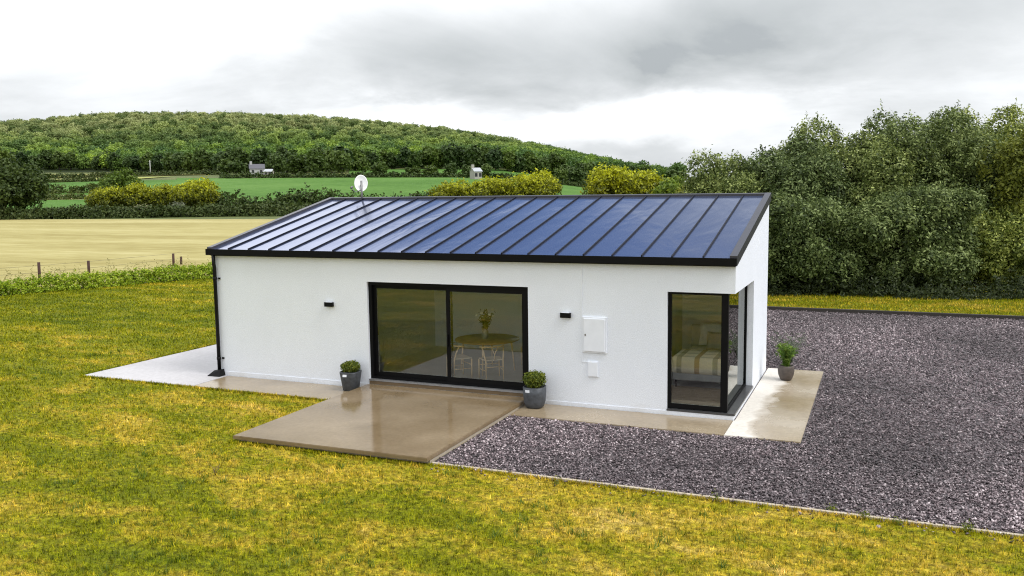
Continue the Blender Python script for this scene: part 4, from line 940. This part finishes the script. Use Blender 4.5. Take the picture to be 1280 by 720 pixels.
# ---------------------------------------------------------------- GRASS blades and GRAVEL stones
def in_poly(p, poly):
    x, y = p[:, 0], p[:, 1]; c = np.zeros(len(p), bool); j = len(poly) - 1
    for i in range(len(poly)):
        xi, yi = poly[i]; xj, yj = poly[j]
        c ^= ((yi > y) != (yj > y)) & (x < (xj - xi) * (y - yi) / (yj - yi + 1e-12) + xi); j = i
    return c
def scatter(rng, n, dmin, dmax, pw):
    """points over the ground ahead, thinner with distance"""
    u = rng.random(n); d = (dmin ** pw + u * (dmax ** pw - dmin ** pw)) ** (1 / pw)
    s = rng.uniform(-0.86, 0.86, n) * d
    return CAM[:2] + d[:, None] * FWD + s[:, None] * RGT, d
rng = np.random.default_rng(3)
def grass_mesh(p, d, h0, z0, name, lean=0.6):
    n = len(p); h = h0 * (0.55 + 0.9 * rng.random(n)) * (1 + np.clip(d - 10, 0, 40) * 0.012); w = 0.0052 * (1 + np.clip(d - 8, 0, 50) * 0.07) * (0.7 + 0.6 * rng.random(n))
    a = rng.random(n) * 2 * PI; l = h * lean * rng.random(n) * 1.4; b = a + rng.normal(size=n) * 0.6 + PI / 2
    base = np.stack([p[:, 0], p[:, 1], np.full(n, z0)], 1); side = np.stack([np.cos(b) * w, np.sin(b) * w, np.zeros(n)], 1)
    tip = base + np.stack([np.cos(a) * l, np.sin(a) * l, h], 1)
    v = np.stack([base - side, base + side, tip], 1).reshape(-1, 3); return np_mesh(name, v, np.arange(3 * n, dtype=np.int32).reshape(-1, 3))
p, d = scatter(rng, 800000, 5.5, 50, 0.75)
house_no = in_poly(p, [(-3.14, -1.2), (13.36, -1.2), (13.36, 15.8), (-1.6, 15.8), (-1.6, 6.3), (-3.1, 6.3)]) | in_poly(p, [(4.17, -4.4), (8.01, -4.4), (8.01, 0), (4.17, 0)]) | ((p[:, 0] > 8.0) & (p[:, 1] > -4.27) & (p[:, 1] < 15.75))
ok = ~house_no & (p[:, 0] > -20.95 + (p[:, 1] - 10) * 0.3675 - 0.3) & (p[:, 1] < 26)
p, d = p[ok], d[ok]
# turf is uneven: thin it by a coarse pattern
nz = np.sin(p[:, 0] * 3.1 + 2 * np.sin(p[:, 1] * 1.7)) * np.sin(p[:, 1] * 4.3 + 1.5 * np.sin(p[:, 0] * 2.3))
ok = rng.random(len(p)) < 0.72 + 0.28 * nz; p, d = p[ok], d[ok]
# coarser tussocks and clover clumps that the mower leaves
tp, td = scatter(rng, 2600, 5.6, 24, 0.9)
keepc = rng.random(len(tp)) < 0.15 + 0.85 * (np.sin(tp[:, 0] * 0.9 + 1) * np.sin(tp[:, 1] * 1.3) > 0.25)
ok = keepc & (tp[:, 1] < -4.6) & (tp[:, 0] > -16) | keepc & (tp[:, 0] < -3.5) & (tp[:, 0] > -16) & (tp[:, 1] < 10)
tp = tp[ok]; tk = 16
tq = np.repeat(tp, tk, 0) + rng.normal(size=(len(tp) * tk, 2)) * 0.035
tus = link('tussocks', grass_mesh(tq, np.linalg.norm(tq - CAM[:2], axis=1), 0.075, 0.006, 'tussocks', 0.9), 'leaf_tussock')
tag(tus, 'coarse green tussocks in the lawn', None, None, 'stuff')
tag(link('grass', grass_mesh(p, d, 0.046, 0.006, 'grass'), 'blade'), 'short mown grass blades of the patchy lawn', None, None, 'stuff')
print('blades', len(p))
# taller tuft line along edges of slabs
e = []
for (x0, y0, x1, y1) in [(-3.12, -1.24, 4.15, -1.26), (4.15, -1.26, 4.15, -4.42), (4.15, -4.42, 8.0, -4.40), (8.0, -4.30, 20, -4.30), (-3.14, -1.2, -3.06, 6.2)]:
    ln = math.hypot(x1 - x0, y1 - y0); k = int(ln * 260); q = rng.random(k)[:, None]
    e.append(np.array([[x0, y0]]) * (1 - q) + np.array([[x1, y1]]) * q + rng.normal(size=(k, 2)) * 0.022)
e = np.concatenate(e); e[:, 1] -= 0.0
ee = np.linalg.norm(e - CAM[:2], axis=1)
ok = ~in_poly(e, [(-3.1, -1.2), (4.16, -1.22), (4.16, -4.38), (8.0, -4.36), (8, -4.27), (40, -4.27), (40, 6.2), (-3.0, 6.2)])
tag(link('edge_grass', grass_mesh(e[ok], ee[ok], 0.05, 0.006, 'edge_grass', 0.8), 'blade'), 'longer grass along the concrete edges', None, None, 'stuff')
# back strip grass
k = 26000; q = np.stack([rng.uniform(6, 30, k), rng.uniform(15.74, 21, k)], 1)
tag(link('strip_grass', grass_mesh(q, np.linalg.norm(q - CAM[:2], axis=1), 0.06, 0.018, 'strip_grass'), 'blade'), 'grass of the strip behind the gravel', None, None, 'stuff')
# gravel stones
p, d = scatter(rng, 540000, 9, 38, 0.7)
spill = (p[:, 1] > -4.60) & (p[:, 1] <= -4.17) & (rng.random(len(p)) < 0.16 * np.exp((p[:, 1] + 4.26) * 9))
ok = ((p[:, 1] > -4.17) | spill) & (p[:, 1] < 15.52) & (p[:, 0] > 8.03) & ~((p[:, 0] < 13.37) & (p[:, 1] > -1.09) & (p[:, 1] < 5.13)) & ~((p[:, 0] < 12.1) & (p[:, 1] > -1.1) & (p[:, 1] < 5.2))
p, d = p[ok], d[ok]; n = len(p); print('stones', n)
oct_ = np.array([(1, 0, 0), (0, 1, 0), (-1, 0, 0), (0, -1, 0), (0, 0, 1), (0, 0, -1)], float)
of = np.array([(0, 1, 4), (1, 2, 4), (2, 3, 4), (3, 0, 4), (1, 0, 5), (2, 1, 5), (3, 2, 5), (0, 3, 5)], np.int32)
sc = (0.0125 + 0.016 * rng.random((n, 1, 1)) ** 1.5) * (1 + np.clip(d - 14, 0, 30) * 0.02)[:, None, None]
shp = oct_[None] * np.stack([1.0 + 0.5 * rng.random(n), 0.6 + 0.4 * rng.random(n), 0.28 + 0.4 * rng.random(n)], 1)[:, None, :] * (0.75 + 0.5 * rng.random((n, 6, 1)))
qv = rng.normal(size=(n, 4)); qv[:, 1:3] *= 0.45; qv /= np.linalg.norm(qv, axis=1, keepdims=True); w_, x_, y_, z_ = qv.T
Rm = np.stack([1 - 2 * (y_**2 + z_**2), 2 * (x_*y_ - z_*w_), 2 * (x_*z_ + y_*w_), 2 * (x_*y_ + z_*w_), 1 - 2 * (x_**2 + z_**2), 2 * (y_*z_ - x_*w_), 2 * (x_*z_ - y_*w_), 2 * (y_*z_ + x_*w_), 1 - 2 * (x_**2 + y_**2)], 1).reshape(n, 3, 3)
v = np.einsum('nij,nkj->nki', Rm, shp * sc); v[:, :, 0] += p[:, None, 0]; v[:, :, 1] += p[:, None, 1]; v[:, :, 2] += (0.010 + 0.030 * rng.random(n))[:, None]
f = (of[None] + 6 * np.arange(n)[:, None, None]).reshape(-1, 3)
tag(link('gravel', np_mesh('gravel', v.reshape(-1, 3), f), 'chip'), 'dark purplish slate chips of the yard', None, None, 'stuff')
# small weeds that grow through the gravel edge
rng = np.random.default_rng(31)
for i in range(9):
    wx_ = 8.6 + 8.5 * rng.random(); wy_ = -4.30 + 0.12 * rng.normal()
    t = thing('weed', 'small green weed growing through the edge between lawn and gravel', 'weed', (wx_, wy_, 0.0), i, 'weeds along the gravel edging')
    link('foliage', frond_plant(rng, 10, 0.10 + 0.07 * rng.random(), 0.10, 0.022, 'leaf_box', 7), None, t)
# a dry stalk standing in the lawn
pp = (2.9 + 3.6, -7.2)
t = thing('dry_stalk', 'small dry brown weed stalk standing in the lawn', 'weed', (5.15, -5.9, 0.0))
b = MB()
for i in range(6): b.tube([(0, 0, 0), (0.03 * math.cos(i), 0.03 * math.sin(i), 0.08), (0.09 * math.cos(i * 1.3), 0.07 * math.sin(i * 2.1), 0.13 + 0.03 * (i % 3))], [0.006, 0.004, 0.002], 5)
b.build('stem', 'twig_brown', t)

# ---------------------------------------------------------------- SKY, SUN, CAMERA
SUN_EL, SUN_AZ = math.radians(52), math.radians(97)       # azimuth from +Y towards +X
world = bpy.data.worlds.new('World'); scene.world = world; world.use_nodes = True
nt = world.node_tree; nt.nodes.clear(); g = NT(nt)
dirv = nt.nodes.new('ShaderNodeTexCoord').outputs['Generated']
sp = g.n('ShaderNodeSeparateXYZ', Vector=dirv)
el = g.math('MULTIPLY', g.math('ARCSINE', sp.outputs[2]), 180 / PI); az = g.math('MULTIPLY', g.math('ARCTAN2', sp.outputs[0], sp.outputs[1]), 180 / PI)
# cloud layer coordinates: directions meet a flat cloud deck
zz = g.math('ADD', g.math('MAXIMUM', sp.outputs[2], 0.0), 0.26)
cv = g.n('ShaderNodeCombineXYZ', X=g.math('DIVIDE', sp.outputs[0], zz), Y=g.math('DIVIDE', sp.outputs[1], zz), Z=0.0).outputs[0]
n1 = g.noise(cv, 0.85, 8, 0.55, 0.5); n2 = g.noise(cv, 2.6, 8, 0.6, 0.3)
n3 = g.noise(g.vmath('ADD', cv, (7.3, 2.1, 0)), 0.55, 6, 0.55, 0.4)
wa = g.math('ADD', az, g.math('MULTIPLY', g.math('SUBTRACT', n1, 0.5), 26)); we = g.math('ADD', el, g.math('MULTIPLY', g.math('SUBTRACT', n3, 0.5), 9))
we = g.math('ADD', we, g.math('MULTIPLY', g.math('SUBTRACT', n2, 0.5), 3))
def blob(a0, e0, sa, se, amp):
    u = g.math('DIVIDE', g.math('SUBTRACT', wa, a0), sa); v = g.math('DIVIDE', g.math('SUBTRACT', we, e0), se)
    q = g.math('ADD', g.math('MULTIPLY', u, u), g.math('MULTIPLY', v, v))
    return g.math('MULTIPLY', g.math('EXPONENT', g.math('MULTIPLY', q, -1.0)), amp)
# thickness of the deck: grey where thick, white where thin
thick = g.math('ADD', 0.40, g.math('MULTIPLY', g.math('SUBTRACT', n1, 0.5), 1.15)); thick = g.math('ADD', thick, g.math('MULTIPLY', g.math('SUBTRACT', n2, 0.5), 0.34))
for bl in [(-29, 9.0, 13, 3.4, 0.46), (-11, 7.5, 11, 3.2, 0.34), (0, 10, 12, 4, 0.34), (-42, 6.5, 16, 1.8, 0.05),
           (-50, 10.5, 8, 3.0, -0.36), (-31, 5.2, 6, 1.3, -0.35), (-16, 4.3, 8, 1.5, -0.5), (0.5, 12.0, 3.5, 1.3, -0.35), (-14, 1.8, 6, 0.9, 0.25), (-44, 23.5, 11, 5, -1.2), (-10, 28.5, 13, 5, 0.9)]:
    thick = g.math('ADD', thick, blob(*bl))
lum = g.ramp(thick, [(0.0, (1.35, 1.36, 1.38)), (0.10, (1.06, 1.08, 1.11)), (0.30, (0.92, 0.945, 0.97)), (0.55, (0.70, 0.725, 0.745)), (0.95, (0.46, 0.49, 0.505)), (1.0, (0.40, 0.43, 0.45))])
dim = g.math('MULTIPLY_ADD', g.math('MINIMUM', g.math('MAXIMUM', g.math('SUBTRACT', thick, 0.85), 0.0), 0.6), g.ramp(sp.outputs[2], [(0.26, 0.0), (0.40, 1.0)]), 0.0)
dim = g.math('MULTIPLY_ADD', dim, -0.75, 1.0)
gain = g.math('MULTIPLY_ADD', g.math('POWER', g.math('MAXIMUM', sp.outputs[2], 0.0), 1.0), 0.85, 1.0)
cloud = g.vmath('MULTIPLY', lum, g.n('ShaderNodeCombineXYZ', X=gain, Y=gain, Z=gain).outputs[0]); cloud = g.vmath('MULTIPLY', cloud, g.n('ShaderNodeCombineXYZ', X=dim, Y=dim, Z=dim).outputs[0])
sky = nt.nodes.new('ShaderNodeTexSky'); sky.sky_type = 'NISHITA'; sky.sun_disc = False; sky.dust_density = 0.3; sky.ozone_density = 6.0; sky.sun_elevation = SUN_EL; sky.sun_rotation = SUN_AZ
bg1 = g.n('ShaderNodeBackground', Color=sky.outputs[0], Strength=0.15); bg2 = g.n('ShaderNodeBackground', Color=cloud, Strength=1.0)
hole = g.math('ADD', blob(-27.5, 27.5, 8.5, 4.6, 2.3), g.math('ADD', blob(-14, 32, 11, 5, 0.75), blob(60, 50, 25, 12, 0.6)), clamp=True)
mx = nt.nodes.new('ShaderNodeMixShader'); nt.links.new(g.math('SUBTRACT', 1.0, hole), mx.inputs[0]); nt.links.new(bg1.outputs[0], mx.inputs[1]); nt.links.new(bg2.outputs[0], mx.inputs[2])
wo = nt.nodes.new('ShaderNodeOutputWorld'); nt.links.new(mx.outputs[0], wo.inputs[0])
world.cycles.sampling_method = 'MANUAL'; world.cycles.sample_map_resolution = 512

sd = bpy.data.lights.new('sun', 'SUN'); sd.energy = 2.1; sd.angle = math.radians(25); sd.color = (1.0, 0.97, 0.93)
so = bpy.data.objects.new('sun', sd); COL.objects.link(so)
dv = Vector((math.sin(SUN_AZ) * math.cos(SUN_EL), math.cos(SUN_AZ) * math.cos(SUN_EL), math.sin(SUN_EL)))
so.rotation_euler = dv.to_track_quat('Z', 'Y').to_euler(); so.location = dv * 60

cd_ = bpy.data.cameras.new('camera'); cam = bpy.data.objects.new('camera', cd_); COL.objects.link(cam)
cd_.sensor_fit = 'HORIZONTAL'; cd_.sensor_width = 36; cd_.lens = 36 * FPX; cd_.clip_end = 20000; cd_.clip_start = 0.1
cy, sy, cp, s_p = math.cos(YAW), math.sin(YAW), math.cos(PITCH), math.sin(PITCH)
fw = Vector((-sy * cp, cy * cp, s_p)); r0 = Vector((cy, sy, 0)); u0 = r0.cross(fw)
r_ = math.cos(ROLL) * r0 + math.sin(ROLL) * u0; u_ = -math.sin(ROLL) * r0 + math.cos(ROLL) * u0
M = Matrix((r_, u_, -fw)).transposed().to_4x4(); M.translation = Vector(CAM); cam.matrix_world = M
scene.camera = cam

vs = scene.view_settings; vs.view_transform = 'Standard'; vs.look = 'None'; vs.gamma = 1; vs.exposure = 0.1; vs.use_curve_mapping = False
scene.render.engine = 'CYCLES'; cy_ = scene.cycles
cy_.max_bounces = 8; cy_.diffuse_bounces = 6; cy_.glossy_bounces = 4; cy_.transmission_bounces = 6; cy_.transparent_max_bounces = 12
cy_.use_denoising = True; cy_.denoising_input_passes = 'RGB_ALBEDO_NORMAL'; cy_.denoising_prefilter = 'NONE'; cy_.filter_width = 1.1; cy_.sample_clamp_indirect = 6
